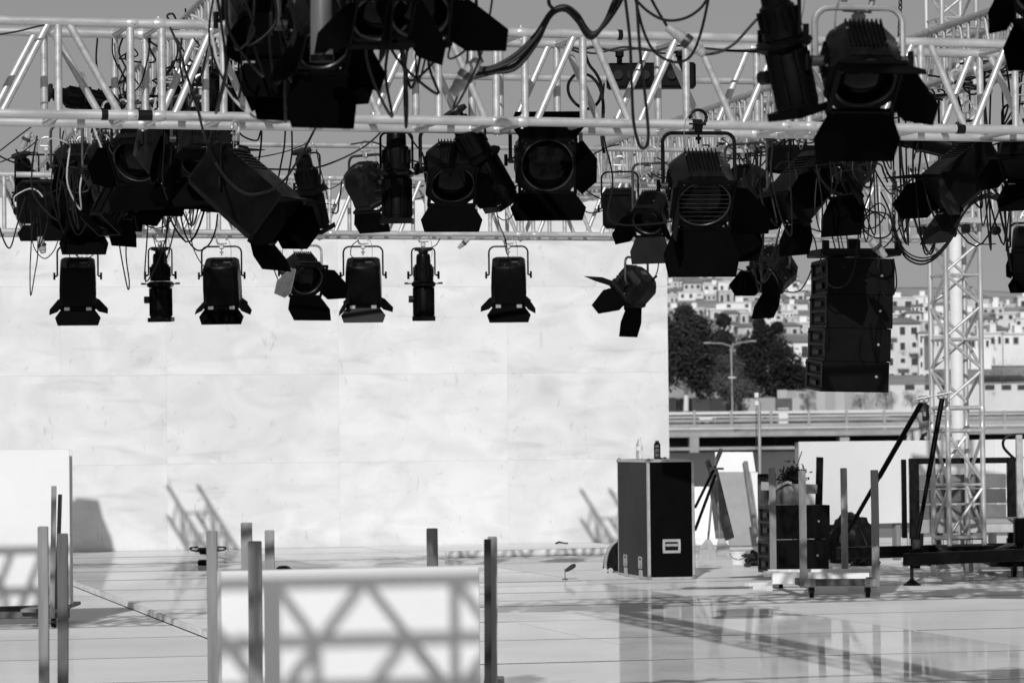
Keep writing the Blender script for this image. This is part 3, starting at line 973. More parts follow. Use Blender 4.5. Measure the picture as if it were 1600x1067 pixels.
fresnel('round black spotlight with spread leaves in front of the hillside houses', 1212, 374, dz2(1212), -122, 36, group=GR, w=0.20, L=0.32, drop=0.24, top=0.06, angs=(30, None, 20, 52), h=0.29, qk=0.8)

# middle lamps: hung from the near truss and the loose pipe behind it
GM = 'lamps hung behind the nearest truss'
fresnel('black fresnel lamp with lens facing us beside a tilted profile lamp', 703, 190, 22.9, 172, 42, group=GM, w=0.165, L=0.32, drop=0.27, top=0.05, angs=(52, None, 40, None), h=0.17, hk=False, ym='dark_steel')
fresnel('black fresnel lamp with big dark round lens facing us squarely', 852, 182, 22.9, 177, 16, group=GM, w=0.20, L=0.34, drop=0.24, top=0.05, angs=(44, 66, 40, None), h=0.21, hk=False)
profile('tall upright black profile lamp hanging behind the nearest truss', 619, 196, 22.8, 3, 88, group=GM, s=0.92, drop=0.24, top=0.05, hk=False)
profile('tilted black profile lamp leaning over the lamp with round lens', 745, 180, 22.8, 62, 58, group=GM, s=1.0, drop=0.22, top=0.03, hk=False)
fresnel('dusty black lamp with flaps folded down next to the upright profile lamp', 571, 229, 30.6, 40, 50, group=GM, w=0.165, L=0.34, drop=0.25, top=0.08, angs=(10, 20, 12, 10), h=0.20)
profile('short black profile lamp hanging behind the large slanting box lamp', 482, 229, 30.8, 30, 70, group=GM, s=1.05, drop=0.30, top=0.06)
boxlamp('large black box lamp slanting down across the far truss', 368, 200, 21.6, 112, 40, group=GM, w=0.18, hh=0.18, L=0.58, drop=0.24, top=0.11, angs=(20, 30, 20, 30), h=0.20, shift=0.07)
fresnel('big black fresnel lamp with wire grille hung below the nearest truss', 1091, 184, 22.2, 172, 40, group=GM, w=0.20, L=0.38, drop=0.34, top=0.10, angs=(48, None, 48, 6), h=0.30, grille=True, hm='black_paint', ym='black_worn')

# lamps on the nearest pipe, above the picture
GF = 'nearest lamps at the top of the picture'
fresnel('large black fresnel lamp with silver yoke at the top of the picture', 1341, 0, 12.9, 170, 50, group=GF, w=0.135, L=0.23, drop=0.20, top=0.03, angs=(66, 34, 40, None), h=0.19, ym='zinc', hk=True, hm='dark_steel')
profile('long black profile lamp pointing down beside the silver-yoked lamp', 1222, -62, 12.9, 50, 74, group=GF, s=0.76, drop=0.24, top=0.05)
fresnel('near black round lamp with the lowest wide flap in the top corner', 492, -66, 13.4, 158, 44, group=GF, w=0.115, L=0.26, drop=0.22, top=0.05, angs=(38, None, 24, 46), h=0.21)
boxlamp('near black box lamp hanging over the truss joint in the crowded top corner', 412, -62, 14.0, 165, 26, group=GF, w=0.15, hh=0.11, L=0.30, drop=0.20, top=0.05, angs=(35, 35, 50, 40), h=0.17, shift=0.02)
fresnel('near black lamp above the loose grey plug at the top', 585, -122, 12.9, 165, 45, group=GF, w=0.125, L=0.28, drop=0.22, top=0.05, angs=(None, None, 24, 50), h=0.22)
fresnel('near black lamp with one tilted square flap against the sky', 650, -132, 12.9, 172, 42, group=GF, w=0.125, L=0.28, drop=0.24, top=0.05, angs=(None, None, 56, 14), h=0.25)
boxlamp('near black box lamp right beside the tall pale barrel', 548, -48, 14.2, 205, 50, group=GF, w=0.10, hh=0.10, L=0.26, drop=0.18, top=0.05, angs=(22, None, 40, 45), h=0.17, shift=0.0)
boxlamp('near black box lamp lowest in front of the truss in the top corner', 424, -28, 14.4, 148, 50, group=GF, w=0.095, hh=0.095, L=0.30, drop=0.18, top=0.05, angs=(30, None, 30, 45), h=0.17, shift=0.0)
fresnel('black lamp whose flap dips into the upper corner by the tower', 1632, -150, 14.0, 190, 45, group=GF, w=0.14, L=0.28, drop=0.22, top=0.05, angs=(34, None, 40, 30), h=0.2)

# lamps along the two trusses that run away from the camera
GL = 'lamps crowded on the cluttered running truss'
def on_run(A, a, n, D, side=0.2, dz=0.0):
    t = (D - A.y) / a.y
    return A + a * t + n * side + UP * dz
def lampR(fn, label, A, a, n, D, side, *args, **kw):
    p = on_run(A, a, n, D, side)
    x, y = proj(p)
    return fn(label, x, y, D, *args, **kw)
boxlamp('wide black box lamp lowest in the crowded cluster', 72, 222, 32.4, 176, 8, w=0.27, hh=0.20, L=0.40, drop=0.44, top=0.12, angs=(66, None, None, None), h=0.17, group=GL, shift=0.0)
boxlamp('black box lamp over the far row boxy spotlight in the cluster', 128, 222, 31.0, 170, 18, w=0.17, hh=0.2, L=0.44, drop=0.46, top=0.12, angs=(60, None, 45, 40), h=0.22, group=GL, shift=0.0)
fresnel('black fresnel lamp in the thick of the cable cluster', 170, 168, 28.2, 150, 40, w=0.20, L=0.40, drop=0.40, top=0.1, angs=(30, 40, 40, 40), h=0.24, group=GL)
fresnel('black fresnel lamp behind the first truss joint in the cluster', 226, 140, 26.2, 200, 35, w=0.20, L=0.42, drop=0.34, top=0.1, angs=(40, None, 30, 40), h=0.2, group=GL)
boxlamp('black box lamp high up beside the hanging cables of the cluster', 266, 130, 25.0, 150, 25, w=0.20, hh=0.2, L=0.46, drop=0.36, top=0.1, angs=(40, 40, 40, 40), h=0.2, group=GL, shift=0.0)
fresnel('black fresnel lamp pointing down at the near end of the cluster', 316, 128, 24.0, 170, 55, w=0.18, L=0.4, drop=0.30, top=0.1, angs=(30, 30, 40, 40), h=0.2, group=GL)
profile('black profile lamp at the far tip of the cluttered truss', 44, 215, 33.4, 30, 70, s=1.1, drop=0.35, group=GL)
profile('black profile lamp tilted among the hanging loops of the cluster', 192, 165, 27.0, 220, 55, s=1.1, drop=0.45, group=GL)
fresnel('black lamp with diamond flap beside the knotted cables of the cluster', 178, 190, 27.6, 120, 40, w=0.15, L=0.30, drop=0.46, top=0.1, angs=(40, None, 30, 50), h=0.22, group=GL)
boxlamp('black box lamp half out of sight behind the top truss chord cluster', 302, 150, 24.6, 130, 30, w=0.17, hh=0.17, L=0.4, drop=0.3, top=0.1, angs=(30, 30, 30, 30), h=0.18, group=GL)
fresnel('black fresnel lamp deep in the cluster next to the long loop', 238, 165, 26.8, 165, 40, w=0.19, L=0.38, drop=0.30, top=0.1, angs=(30, None, 40, 35), h=0.2, group=GL)
fresnel('black fresnel lamp above the wide box lamp in the cluster', 118, 180, 30.6, 160, 30, w=0.19, L=0.38, drop=0.36, top=0.1, angs=(30, None, 40, 35), h=0.2, group=GL)

boxlamp('black box lamp seen between the near truss chords above the cluster', 333, 66, 24.2, 150, 20, w=0.12, hh=0.14, L=0.34, drop=0.22, top=0.1, angs=(30, None, 20, 20), h=0.14, group=GL)
fresnel('black fresnel lamp seen through the near truss braces above the cluster', 288, 96, 25.6, 190, 35, w=0.14, L=0.32, drop=0.24, top=0.1, angs=(30, None, 30, 30), h=0.16, group=GL)
profile('black profile lamp lying on the cluttered truss against the sky', 128, 122, 28.6, 70, 10, s=0.9, drop=0.12, top=0.06, group=GL)
GRR = 'lamps hung on the slanting truss'
boxlamp('small black box lamp without leaves left of the big grille lamp', 968, 252, 32.0, 185, 5, w=0.15, hh=0.19, L=0.30, drop=0.34, top=0.10, angs=(None, None, None, None), h=0.16, group=GRR, shift=0.0)
fresnel('black lamp with grey lower flap close beside the big grille lamp', 1018, 238, 30.6, 205, 42, w=0.15, L=0.32, drop=0.42, top=0.10, angs=(40, None, 40, 30), h=0.24, group=GRR, ms={'bottom': 'grey_leaf'})
fresnel('black lamp with wide flaps slanting right behind the big grille lamp', 1165, 206, 28.6, 222, 42, w=0.185, L=0.40, drop=0.40, top=0.10, angs=(38, 40, 48, 42), h=0.30, group=GRR)
boxlamp('black box lamp pointing down to the left below the silver-yoked lamp', 1262, 186, 27.4, 238, 44, w=0.17, hh=0.17, L=0.50, drop=0.40, top=0.10, angs=(36, 30, 45, 40), h=0.26, group=GRR, shift=0.04)
fresnel('black lamp with two square flaps under the silver-yoked lamp', 1326, 158, 26.4, 228, 46, w=0.18, L=0.40, drop=0.36, top=0.10, angs=(30, 40, 40, 36), h=0.30, group=GRR)
boxlamp('long black box lamp with dark grey flap near the tower top', 1512, 168, 24.8, 242, 36, w=0.16, hh=0.16, L=0.50, drop=0.34, top=0.10, angs=(24, 35, 36, 40), h=0.26, group=GRR, ms={'left': 'grey_leaf', 'bottom': 'grey_leaf'}, shift=0.06)
boxlamp('black box lamp under the truss at the picture edge by the tower', 1600, 140, 24.0, 205, 48, w=0.14, hh=0.14, L=0.36, drop=0.30, top=0.10, angs=(30, 35, 45, 40), h=0.2, group=GRR, shift=0.02)
profile('black profile lamp lying along the slanting truss', 1430, 150, 26.0, 100, 15, s=0.85, drop=0.22, top=0.1, group=GRR)
boxlamp('small black gear box lamp clamped behind the silver-yoked lamp', 1245, 190, 28.4, 120, 4, w=0.12, hh=0.12, L=0.44, drop=0.22, top=0.10, angs=(None, None, None, None), h=0.2, group=GRR, shift=0.0)
boxlamp('black lamp at the picture edge half hidden beyond the tower sleeve', 1606, 330, 29, 190, 30, w=0.13, hh=0.16, L=0.4, drop=0.2, top=0.1, angs=(30, None, 20, 20), h=0.16, group=GRR)
# tall pale barrel among the nearest lamps
pbp = at(502, -10, 12.75)
pbt = thing('lamp_barrel', 'tall pale grey barrel hanging among the nearest black lamps', 'spotlight', pbp)
mat('barrel_grey', 0.13, 0.35, 0.3, var=0.2, scale=2)
b = MB(); q = at(502, 92, 12.75)
b.lathe([(0.040, q.z - pbp.z), (0.042, q.z - pbp.z + 0.01), (0.040, 0.0), (0.03, 0.01)], Matrix.Translation(pbp), 20); b.build('tube', 'barrel_grey', pbt)
b = MB(); b.tube(pbp, pbp + UP * 0.12, 0.012, 8); b.box(pbp + UP * 0.02, (0.12, 0.05, 0.05), b=0.01); b.build('bracket', 'black_paint', pbt)
b = MB(); b.lathe([(0.046, q.z - pbp.z - 0.012), (0.046, q.z - pbp.z + 0.012)], Matrix.Translation(pbp), 20); b.build('rim', 'black_paint', pbt)
# ---------------------------------------------------------------- far shore: quay, fence, trees, houses
mat('quay_concrete', 0.33, 0.9, var=0.25, scale=0.25, detail=8)
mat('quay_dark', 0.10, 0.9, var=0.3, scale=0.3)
mat('rail_white', 0.62, 0.6, var=0.1, scale=0.4)
mat('leaf_dark', 0.03, 0.75, var=0.5, scale=0.25, rand=0.25, spec=0.2)
mat('leaf_mid', 0.085, 0.75, var=0.5, scale=0.25, rand=0.25, spec=0.2)
mat('bark', 0.12, 0.9, var=0.3, scale=1.0)
mat('limewash', 0.65, 0.85)
mat('pane', 0.05, 0.15, 0, 0.5)
mat('roof_tile', 0.20, 0.8, var=0.3, scale=0.3)
for k, v in enumerate((0.72, 0.6, 0.5, 0.42, 0.33)):
    mat('render_%d' % k, v, 0.85, var=0.12, scale=0.12, detail=7)
DQ = 480
def bgbox(parent, name, m, x0, x1, y0, y1, D, depth=1.0, smooth=0):
    """a block that fills the photo rectangle at distance D and reaches back by depth"""
    a, c = at(x0, y1, D), at(x1, y0, D)
    b = MB(); b.box(((a.x + c.x) / 2, D + depth / 2, (a.z + c.z) / 2), (abs(c.x - a.x), depth, abs(c.z - a.z)))
    return b.build(name, m, parent, smooth=smooth)
qw = thing('concrete_quay', 'long concrete quay on piles across the water', 'quay', at(1300, 710, DQ))
bgbox(qw, 'deck', 'quay_concrete', 1020, 1640, 669, 683.5, DQ, 14)
bgbox(qw, 'void_backing', 'quay_dark', 1020, 1640, 683, 712, DQ + 12, 2)  # dark tone stands in for the shaded void beneath the deck
bgbox(qw, 'lower_beam', 'quay_concrete', 1020, 1640, 692.5, 704, DQ, 3)
for x in (1085, 1320, 1505):
    bgbox(qw, 'pile', 'quay_concrete', x - 7, x + 7, 683, 712, DQ - 0.6, 6)
bgbox(qw, 'kerb', 'rail_white', 1020, 1640, 664.5, 669.2, DQ + 0.5, 1.0)
rl = thing('quay_railing', 'pale railing with posts along the far quay', 'railing', at(1300, 669, DQ))
bgbox(rl, 'rail', 'rail_white', 1020, 1640, 641.5, 644.0, DQ + 1, 0.3)
bgbox(rl, 'rail', 'rail_white', 1020, 1640, 646.5, 651.5, DQ + 1.2, 0.3)
bgbox(rl, 'rail', 'quay_concrete', 1020, 1640, 653.5, 656.0, DQ + 1, 0.3)
bgbox(rl, 'rail', 'quay_concrete', 1020, 1640, 661.5, 663.5, DQ + 1, 0.3)
for x in (1085, 1143, 1205, 1264, 1323, 1382, 1440, 1505, 1570, 1625):
    bgbox(rl, 'post', 'quay_concrete', x - 1.7, x + 1.7, 641, 671, DQ + 0.6, 0.4)
kb = thing('white_kiosk', 'small white kiosk behind the far railing', 'kiosk', at(1224, 662, DQ + 5))
bgbox(kb, 'body', 'render_0', 1217, 1231, 640, 664, DQ + 5, 3)
bgbox(kb, 'roof', 'render_2', 1215.5, 1232.5, 637, 640, DQ + 4.7, 3.6)
pk = thing('parked_van', 'white van parked behind the far railing', 'van', at(1112, 664, DQ + 6))
bgbox(pk, 'body', 'render_0', 1093, 1118, 652, 660, DQ + 6, 2)
bgbox(pk, 'windscreen', 'pane', 1113, 1117, 653, 656, DQ + 5.9, 0.2)
for x in (1098, 1112):
    c = at(x, 660, DQ + 6); b = MB(); b.tube((c.x, c.y - 0.1, c.z), (c.x, c.y + 0.3, c.z), 0.33, 12); b.build('wheel', 'black_rubber', pk)

# wire fence and low wall behind the quay road
fw = thing('low_wall', 'grey low wall behind the quay road under the trees', 'wall', at(1150, 642, 512))
for i in range(9):
    x = 1030 + i * 26
    bgbox(fw, 'panel', ('render_4', 'quay_dark', 'render_3')[i % 3], x, x + 25.2, 621 + (i % 2), 643, 512, 0.6)
fw2 = thing('hoarding', 'pale grey board hoarding below the loudspeaker stack', 'fence', at(1330, 640, 512))
for i in range(12):
    x = 1215 + i * 15
    bgbox(fw2, 'board', ('render_3', 'render_4')[i % 2], x, x + 14.7, 609 + (i % 3), 643, 514, 0.4)
fw3 = thing('garden_wall', 'white garden wall with dark openings below the apartment house', 'wall', at(1500, 640, 516))
bgbox(fw3, 'wall', 'render_1', 1390, 1640, 599, 642, 517, 0.8)
for x in (1414, 1445, 1470, 1539, 1565, 1590):
    bgbox(fw3, 'opening', 'pane', x, x + 15, 601, 609, 516.9, 0.3)

# street lamp with two arms
lp = thing('street_lamp', 'tall double-armed street lamp between the dark trees', 'street lamp', at(1143, 645, 498))
c0, c1 = at(1144.5, 645, 498), at(1142.5, 541, 498)
rod('pole', c0, c1, 0.13, 'alu_dull', lp, 8)
for x, y in ((1105, 536), (1176, 533)):
    p = at(x, y, 498)
    b = MB(); b.poly([c1, c1.lerp(p, 0.4) + Vector((0, 0, 0.25)), p], 0.09, 6); b.build('arm', 'alu_dull', lp)
    b = MB(); b.box(p, (1.1, 0.4, 0.22), b=0.08); b.build('lamp_head', 'render_3', lp)
p = at(1143.5, 590, 498)
b = MB(); b.box(p, (1.1, 0.3, 0.25), b=0.06); b.build('sensor_box', 'rail_white', lp)

# mast on the near bank
ms = thing('steel_mast', 'slim grey mast with white box on top rising beyond the stage', 'mast', at(1187, 760, 52))
p0, p1 = at(1188, 800, 52), at(1186, 628, 52)
p0.z = -0.06
rod('tube', p0, p1, 0.026, 'alu_dull', ms, 10)
for y in (617.5, 630):
    q = at(1182, y, 52); b = MB(); b.box(q, (0.062, 0.08, 0.08), b=0.01); b.build('box', 'white_plastic', ms)
p = at(1181, 800, 52); p.z = -0.06
rod('stay', p, at(1181.5, 636, 52), 0.006, 'dark_steel', ms, 6)

# trees: tapered trunk, limbs, and a crown of many leaf tufts
def tree(label, xc, ytop, ybot, wpx, D, m, seed, n=5200, name='broadleaf_tree', lobes=None, trunk_to=0.5, white=False):
    R_ = random.Random(seed)
    base = at(xc, ybot, D)
    H_ = at(xc, ytop, D).z - base.z
    Wd = wpx / FPX * D / 2
    T = thing(name, label, 'tree', base)
    b = MB()
    b.poly([base, base + Vector((0.1, 0, H_ * 0.25)), base + Vector((-0.1, 0.1, H_ * 0.5)), base + Vector((0, 0, H_ * 0.8))], [H_ * 0.022, H_ * 0.018, H_ * 0.012, H_ * 0.004], 8)
    tr = b.build('trunk', 'bark', T)
    if white:
        b = MB(); b.tube(base, base + Vector((0.06, 0, H_ * 0.14)), H_ * 0.024, 10, r2=H_ * 0.021); b.build('limewash_band', 'limewash', tr)
    cl = lobes or [(R_.uniform(-0.62, 0.62), R_.uniform(-0.5, 0.5), R_.uniform(0.25, 0.86), R_.uniform(0.28, 0.5)) for _ in range(15)]
    b = MB()
    for lx, ly, lz, _ in cl:
        st = base + Vector((0, 0, H_ * min(0.7, lz * 0.65)))
        en = base + Vector((lx * Wd, ly * Wd, H_ * lz))
        b.poly([st, st.lerp(en, 0.5) + Vector((0, 0, H_ * 0.02)), en], [H_ * 0.008, H_ * 0.005, H_ * 0.002], 5)
    b.build('limbs', 'bark', T)
    vs, fs = [], []
    for _ in range(n):
        lx, ly, lz, lr = R_.choice(cl)
        d = Vector((R_.gauss(0, 1), R_.gauss(0, 1), R_.gauss(0, 1))).normalized()
        rr_ = lr * (R_.random() ** 0.45) * R_.choice((1, 1, 1, 1.25))
        c = base + Vector((lx * Wd + d.x * rr_ * Wd, ly * Wd + d.y * rr_ * Wd, H_ * lz + d.z * rr_ * Wd * 1.0))
        s_ = R_.uniform(0.10, 0.27) * H_ / 14
        u = Vector((R_.gauss(0, 1), R_.gauss(0, 1), R_.gauss(0, 1))).normalized()
        v_ = u.orthogonal().normalized()
        k = len(vs)
        vs += [c - u * s_ * 1.5, c + v_ * s_ * 0.7, c + u * s_ * 1.5, c - v_ * s_ * 0.7]
        fs.append((k, k + 1, k + 2, k + 3))
    me = bpy.data.meshes.new('crown')
    me.from_pydata([tuple(p - base) for p in vs], [], fs)
    me.materials.append(MATS[m])
    o = bpy.data.objects.new('crown', me); col.objects.link(o); o.parent = T; WL[o] = base
    return T
tree('dark dense tree right against the edge of the white backdrop', 1072, 466, 642, 122, 505, 'leaf_dark', 3, n=17000, white=True,
     lobes=[(-0.5, 0, 0.4, 0.55), (0.3, 0.1, 0.38, 0.55), (-0.25, 0, 0.62, 0.5), (0.25, 0, 0.72, 0.42), (-0.6, 0, 0.72, 0.4), (0.75, 0, 0.5, 0.4), (0.95, 0, 0.62, 0.28), (0.0, 0.2, 0.85, 0.26), (0.1, -0.2, 0.5, 0.5), (-0.8, 0, 0.28, 0.4), (0.5, 0.2, 0.28, 0.5), (0.98, 0, 0.8, 0.16)])
tree('second dark tree behind the double-armed street lamp', 1194, 498, 642, 124, 520, 'leaf_dark', 5, n=15000,
     lobes=[(0.0, 0, 0.82, 0.3), (-0.35, 0, 0.66, 0.36), (0.3, 0, 0.66, 0.38), (-0.65, 0, 0.45, 0.42), (0.6, 0, 0.48, 0.42), (0.0, 0, 0.5, 0.5), (0.95, 0, 0.35, 0.3), (-0.3, 0, 0.3, 0.45), (0.4, 0.2, 0.28, 0.4), (-0.1, 0, 0.95, 0.14), (0.35, 0, 0.9, 0.14)])
tree('paler grey tree low between the two dark trees', 1150, 552, 642, 74, 500, 'leaf_mid', 8, n=5500)
for i, (x, yt, wd, sd_) in enumerate(((1262, 606, 34, 11), (1385, 600, 46, 12), (1345, 610, 40, 13), (1425, 606, 40, 14))):
    tree(('small round bush under the loudspeaker stack', 'bush at the foot of the apartment house', 'bush half hidden below the speaker cabinets', 'bush beside the long black brace top')[i], x, yt, 643, wd, 508, 'leaf_mid', sd_, n=1500, name='bush')
for i, (x, yt, yb, wd, D, lab) in enumerate(((1565, 570, 604, 80, 560, 'dark hedge seen beyond the tower before the hill houses'), (1462, 578, 604, 40, 555, 'dark shrub between the apartment house and the tower'),
                                           (1425, 488, 520, 60, 900, 'dark tree clump on the ridge over the apartment house'), (1470, 494, 512, 50, 930, 'dark low trees behind the tower on the ridge'),
                                           (1566, 478, 500, 70, 1000, 'tree clump along the ridge past the tower'), (1080, 428, 446, 14, 1350, 'thin dark tree between the topmost houses'))):
    tree(lab, x, yt, yb, wd, D, 'leaf_dark', 30 + i, n=1800, name='distant_trees' if False else 'distant_tree')

# houses
hr = random.Random(21)
def hill_D(y):
    return 30.6 / max(0.012, 0.0695 - (690 - y) / 5400)
def house(label, x0, x1, y0, y1, D, m, rows_=2, cols=3, roof='flat', balcony=False, wdark=True, depth=9.0, group='houses on the hillside', sink=3.0, lintel=False):
    a = at(x0, y1, D); c = at(x1, y0, D)
    T = thing('house', label, 'house', ((a.x + c.x) / 2, D, a.z), group)
    W_, H_ = c.x - a.x, c.z - a.z
    b = MB(); b.box(((a.x + c.x) / 2, D + depth / 2, (a.z + c.z) / 2 - sink / 2), (W_, depth, H_ + sink)); b.build('wall', m, T, smooth=0)
    if roof == 'flat':
        b = MB(); b.box(((a.x + c.x) / 2, D + depth / 2, c.z + 0.12), (W_ + 0.5, depth + 0.5, 0.3)); b.build('roof', 'render_1', T, smooth=0)
        if hr.random() < 0.6:
            b = MB(); xx = a.x + W_ * hr.uniform(0.25, 0.75); b.box((xx, D + 3, c.z + 0.9), (W_ * 0.28, 3, 1.4)); b.build('roof_hut', 'render_0', T, smooth=0)
    elif roof == 'gable':
        hgt = W_ * 0.22
        z = c.z
        b = MB(); b.loft([[(a.x - 0.4, D - 0.4, z), (c.x + 0.4, D - 0.4, z), ((a.x + c.x) / 2, D - 0.4, z + hgt)], [(a.x - 0.4, D + depth, z), (c.x + 0.4, D + depth, z), ((a.x + c.x) / 2, D + depth, z + hgt)]])
        b.build('roof', 'roof_tile', T, smooth=0)
    else:
        hgt = min(3.2, W_ * 0.2)
        z = c.z
        b = MB(); b.loft([[(a.x - 0.5, D - 0.5, z), (c.x + 0.5, D - 0.5, z), (c.x + 0.5, D + depth, z), (a.x - 0.5, D + depth, z)], [(a.x + W_ * 0.2, D + depth * 0.4, z + hgt), (c.x - W_ * 0.2, D + depth * 0.4, z + hgt), (c.x - W_ * 0.2, D + depth * 0.6, z + hgt), (a.x + W_ * 0.2, D + depth * 0.6, z + hgt)]])
        b.build('roof', 'roof_tile', T, smooth=0)
    for r in range(rows_):
        for k in range(cols):
            if hr.random() < 0.12: continue
            ww, wh = W_ / cols * hr.uniform(0.34, 0.55), H_ / rows_ * hr.uniform(0.42, 0.55)
            xx = a.x + W_ * (k + 0.5) / cols
            zz = a.z + H_ * (r + 0.52) / rows_
            b = MB(); b.box((xx, D - 0.02, zz), (ww + 0.3, 0.10, wh + 0.3)); wn = b.build('window', 'render_0' if hr.random() < 0.7 else 'render_3', T, smooth=0)
            b = MB(); b.box((xx, D - 0.08, zz), (ww, 0.06, wh)); b.build('pane', 'pane', wn, smooth=0)
        if balcony:
            k = hr.randrange(cols)
            xx = a.x + W_ * (k + 0.5) / cols
            zz = a.z + H_ * r / rows_ + 0.2
            b = MB(); b.box((xx, D - 0.7, zz), (W_ / cols * 0.95, 1.4, 0.18)); b.box((xx, D - 1.37, zz + 0.5), (W_ / cols * 0.95, 0.06, 0.9)); b.build('balcony', 'render_1', T, smooth=0)
    return T
# the apartment block beside the loudspeaker stack and its neighbours
house('white apartment block with pointed gable beside the speaker stack', 1436, 1452, 520, 600, 600, 'render_0', 4, 2, 'gable', depth=12, group=None)
house('four-storey apartment block with balconies next to the speaker stack', 1384, 1437, 505, 602, 602, 'render_1', 4, 3, 'hip', True, depth=12, group=None)
house('low white house with long dark windows beyond the tower', 1533, 1568, 548, 600, 640, 'render_0', 2, 3, 'flat', True)
house('tall white villa with balconies at the picture edge', 1566, 1612, 530, 600, 650, 'render_0', 2, 3, 'flat', True)
house('grey house seen through the tower lattice', 1458, 1478, 532, 600, 625, 'render_3', 3, 2, 'flat')
house('pale house with small windows behind the white mast', 1498, 1530, 540, 600, 630, 'render_1', 3, 2, 'flat')
house('white house with dark awning low beside the speaker stack', 1226, 1268, 534, 600, 600, 'render_0', 2, 2, 'hip')
house('pale garage block under the second dark tree', 1216, 1244, 606, 640, 530, 'render_3', 1, 2, 'flat')
house('topmost house with shaded terrace by the backdrop edge', 1044, 1078, 428, 452, 1400, 'render_1', 2, 3, 'flat', True)
house('large blank white house on the hilltop', 1097, 1142, 430, 454, 1380, 'render_0', 1, 2, 'flat')
house('long grey house under the hilltop terrace', 1040, 1125, 458, 476, 1150, 'render_2', 1, 4, 'flat')
house('white block right of the big dark tree crown', 1098, 1132, 470, 490, 1050, 'render_0', 1, 2, 'flat')
house('big pale block above the gap between the dark trees', 1110, 1165, 484, 520, 900, 'render_2', 2, 3, 'flat')
house('white ridge house with flat roof next to the speaker stack', 1396, 1448, 476, 488, 1150, 'render_0', 1, 3, 'flat')
house('long white building on the ridge behind the tower top', 1500, 1562, 486, 500, 1050, 'render_1', 1, 3, 'flat')
place = []
whr = (('beside the speaker stack', 1222, 1290), ('straight above the second dark tree', 1128, 1222), ('on the slope over the apartment block', 1390, 1450), ('seen inside the tower lattice', 1452, 1532), ('on the slope past the tower', 1534, 1606), ('above the big dark tree', 1040, 1128))
used = set()
for wi, (wl, xa, xb) in enumerate(whr):
    ylist = {0: (462, 476, 491, 507, 524, 545, 575), 1: (450, 463, 477, 492, 508, 526, 548), 2: (487, 496, 506, 518), 3: (488, 500, 513, 528, 545), 4: (487, 499, 512, 526, 541), 5: (438, 451, 464, 478, 493)}[wi]
    for j, yb in enumerate(ylist):
        k = 0
        x = xa + hr.uniform(-4, 4)
        while x < xb:
            wd = hr.uniform(16, 44)
            hpx = hr.uniform(9, 24)
            D = hill_D(yb + hr.uniform(-2, 2))
            if wi in (2, 3, 4): D = min(D, 980 + (490 - yb) * 8)
            tn_ = hr.choice((0, 0, 1, 2, 2, 3, 3)); rf_ = hr.choice(('flat', 'flat', 'hip'))
            lb = '%s %s house, %s in the %s row %s' % (('white', 'pale', 'light grey', 'grey')[tn_], 'flat-roofed' if rf_ == 'flat' else 'tiled', NUM[k], ('top', 'second', 'third', 'fourth', 'fifth', 'sixth', 'seventh', 'eighth', 'ninth')[j], wl)
            house(lb, x, x + wd, yb - hpx, yb + 2, D, 'render_%d' % tn_, hr.choice((1, 2)), hr.choice((2, 3)), rf_, hr.random() < 0.3, depth=hr.uniform(7, 11))
            x += wd + hr.uniform(-2, 5)
            k += 1

# dark trees standing between the houses of the slope
tk = random.Random(77)
txs = sorted([tk.uniform(1046, 1262) for _ in range(20)] + [tk.uniform(1392, 1600) for _ in range(20)])
for i, x in enumerate(txs):
    yb = tk.uniform(452, 560) if x < 1300 else tk.uniform(490, 566)
    D = hill_D(yb) * 0.97
    if x > 1300: D = min(D, 960 + (490 - yb) * 8)
    tree(NUM[i] + ' dark tree from the backdrop edge among the far slope houses', x, yb - tk.uniform(7, 15), yb + 2, tk.uniform(7, 22), D, tk.choice(('leaf_dark', 'leaf_mid')), 100 + i, n=420, name='slope_tree')['group'] = 'dark trees among the far houses'
# ---------------------------------------------------------------- hanging loudspeaker stack
mat('cab_black', 0.0035, 0.55, 0, 0.08, var=0.4, scale=5, bump=0.05, bscale=60)
mat('cab_side', 0.005, 0.5, 0, 0.15, var=0.5, scale=6)
def cabinet(T, M, w, h, d, name='cabinet', bevel=0.01, rigging=True):
    """one wedge-shaped line-array cabinet; local x = its wide back, y = into the picture, z up"""
    k = 0.10
    b = MB()
    b.loft([[(-w / 2, 0, -h / 2), (w / 2, 0, -h / 2), (w / 2, 0, h / 2), (-w / 2, 0, h / 2)],
            [(-w / 2, d * 0.6, -h / 2), (w / 2, d * 0.6, -h / 2), (w / 2, d * 0.6, h / 2), (-w / 2, d * 0.6, h / 2)],
            [(-w / 2, d, -h / 2 + k * h), (w / 2, d, -h / 2 + k * h), (w / 2, d, h / 2 - k * h), (-w / 2, d, h / 2 - k * h)]], M)
    c = b.build(name, 'cab_black', T, smooth=20)
    b = MB(); b.tube((w * 0.30, -0.012, h * 0.02), (w * 0.30, 0.0, h * 0.02), 0.011, 12, M); b.build('badge', 'zinc', c)
    # side frame with two openings: rails, pins and cheeks
    x = -w / 2 - 0.006
    b = MB()
    for z in (-h * 0.46, 0.0, h * 0.44):
        b.box((x, d * 0.5, z), (0.012, d * 0.94, h * 0.10), M, b=0.003)
    for y in (d * 0.06, d * 0.94):
        b.box((x, y, 0), (0.011, d * 0.10, h * 0.9), M, b=0.003)
    b.tube((x - 0.02, d * 0.1, -h * 0.4), (x + 0.01, d * 0.1, -h * 0.4), 0.008, 6, M)
    b.tube((x - 0.02, d * 0.9, h * 0.36), (x + 0.01, d * 0.9, h * 0.36), 0.008, 6, M)
    b.build('rigging_frame', 'cab_side', c)
    for zz in (0.22, -0.24):
        b = MB(); b.box((x - 0.004, d * 0.5, h * zz), (0.012, d * 0.34, h * 0.16), M, b=0.003)
        b.build('hand_grip', 'black_rubber', c)
    return c
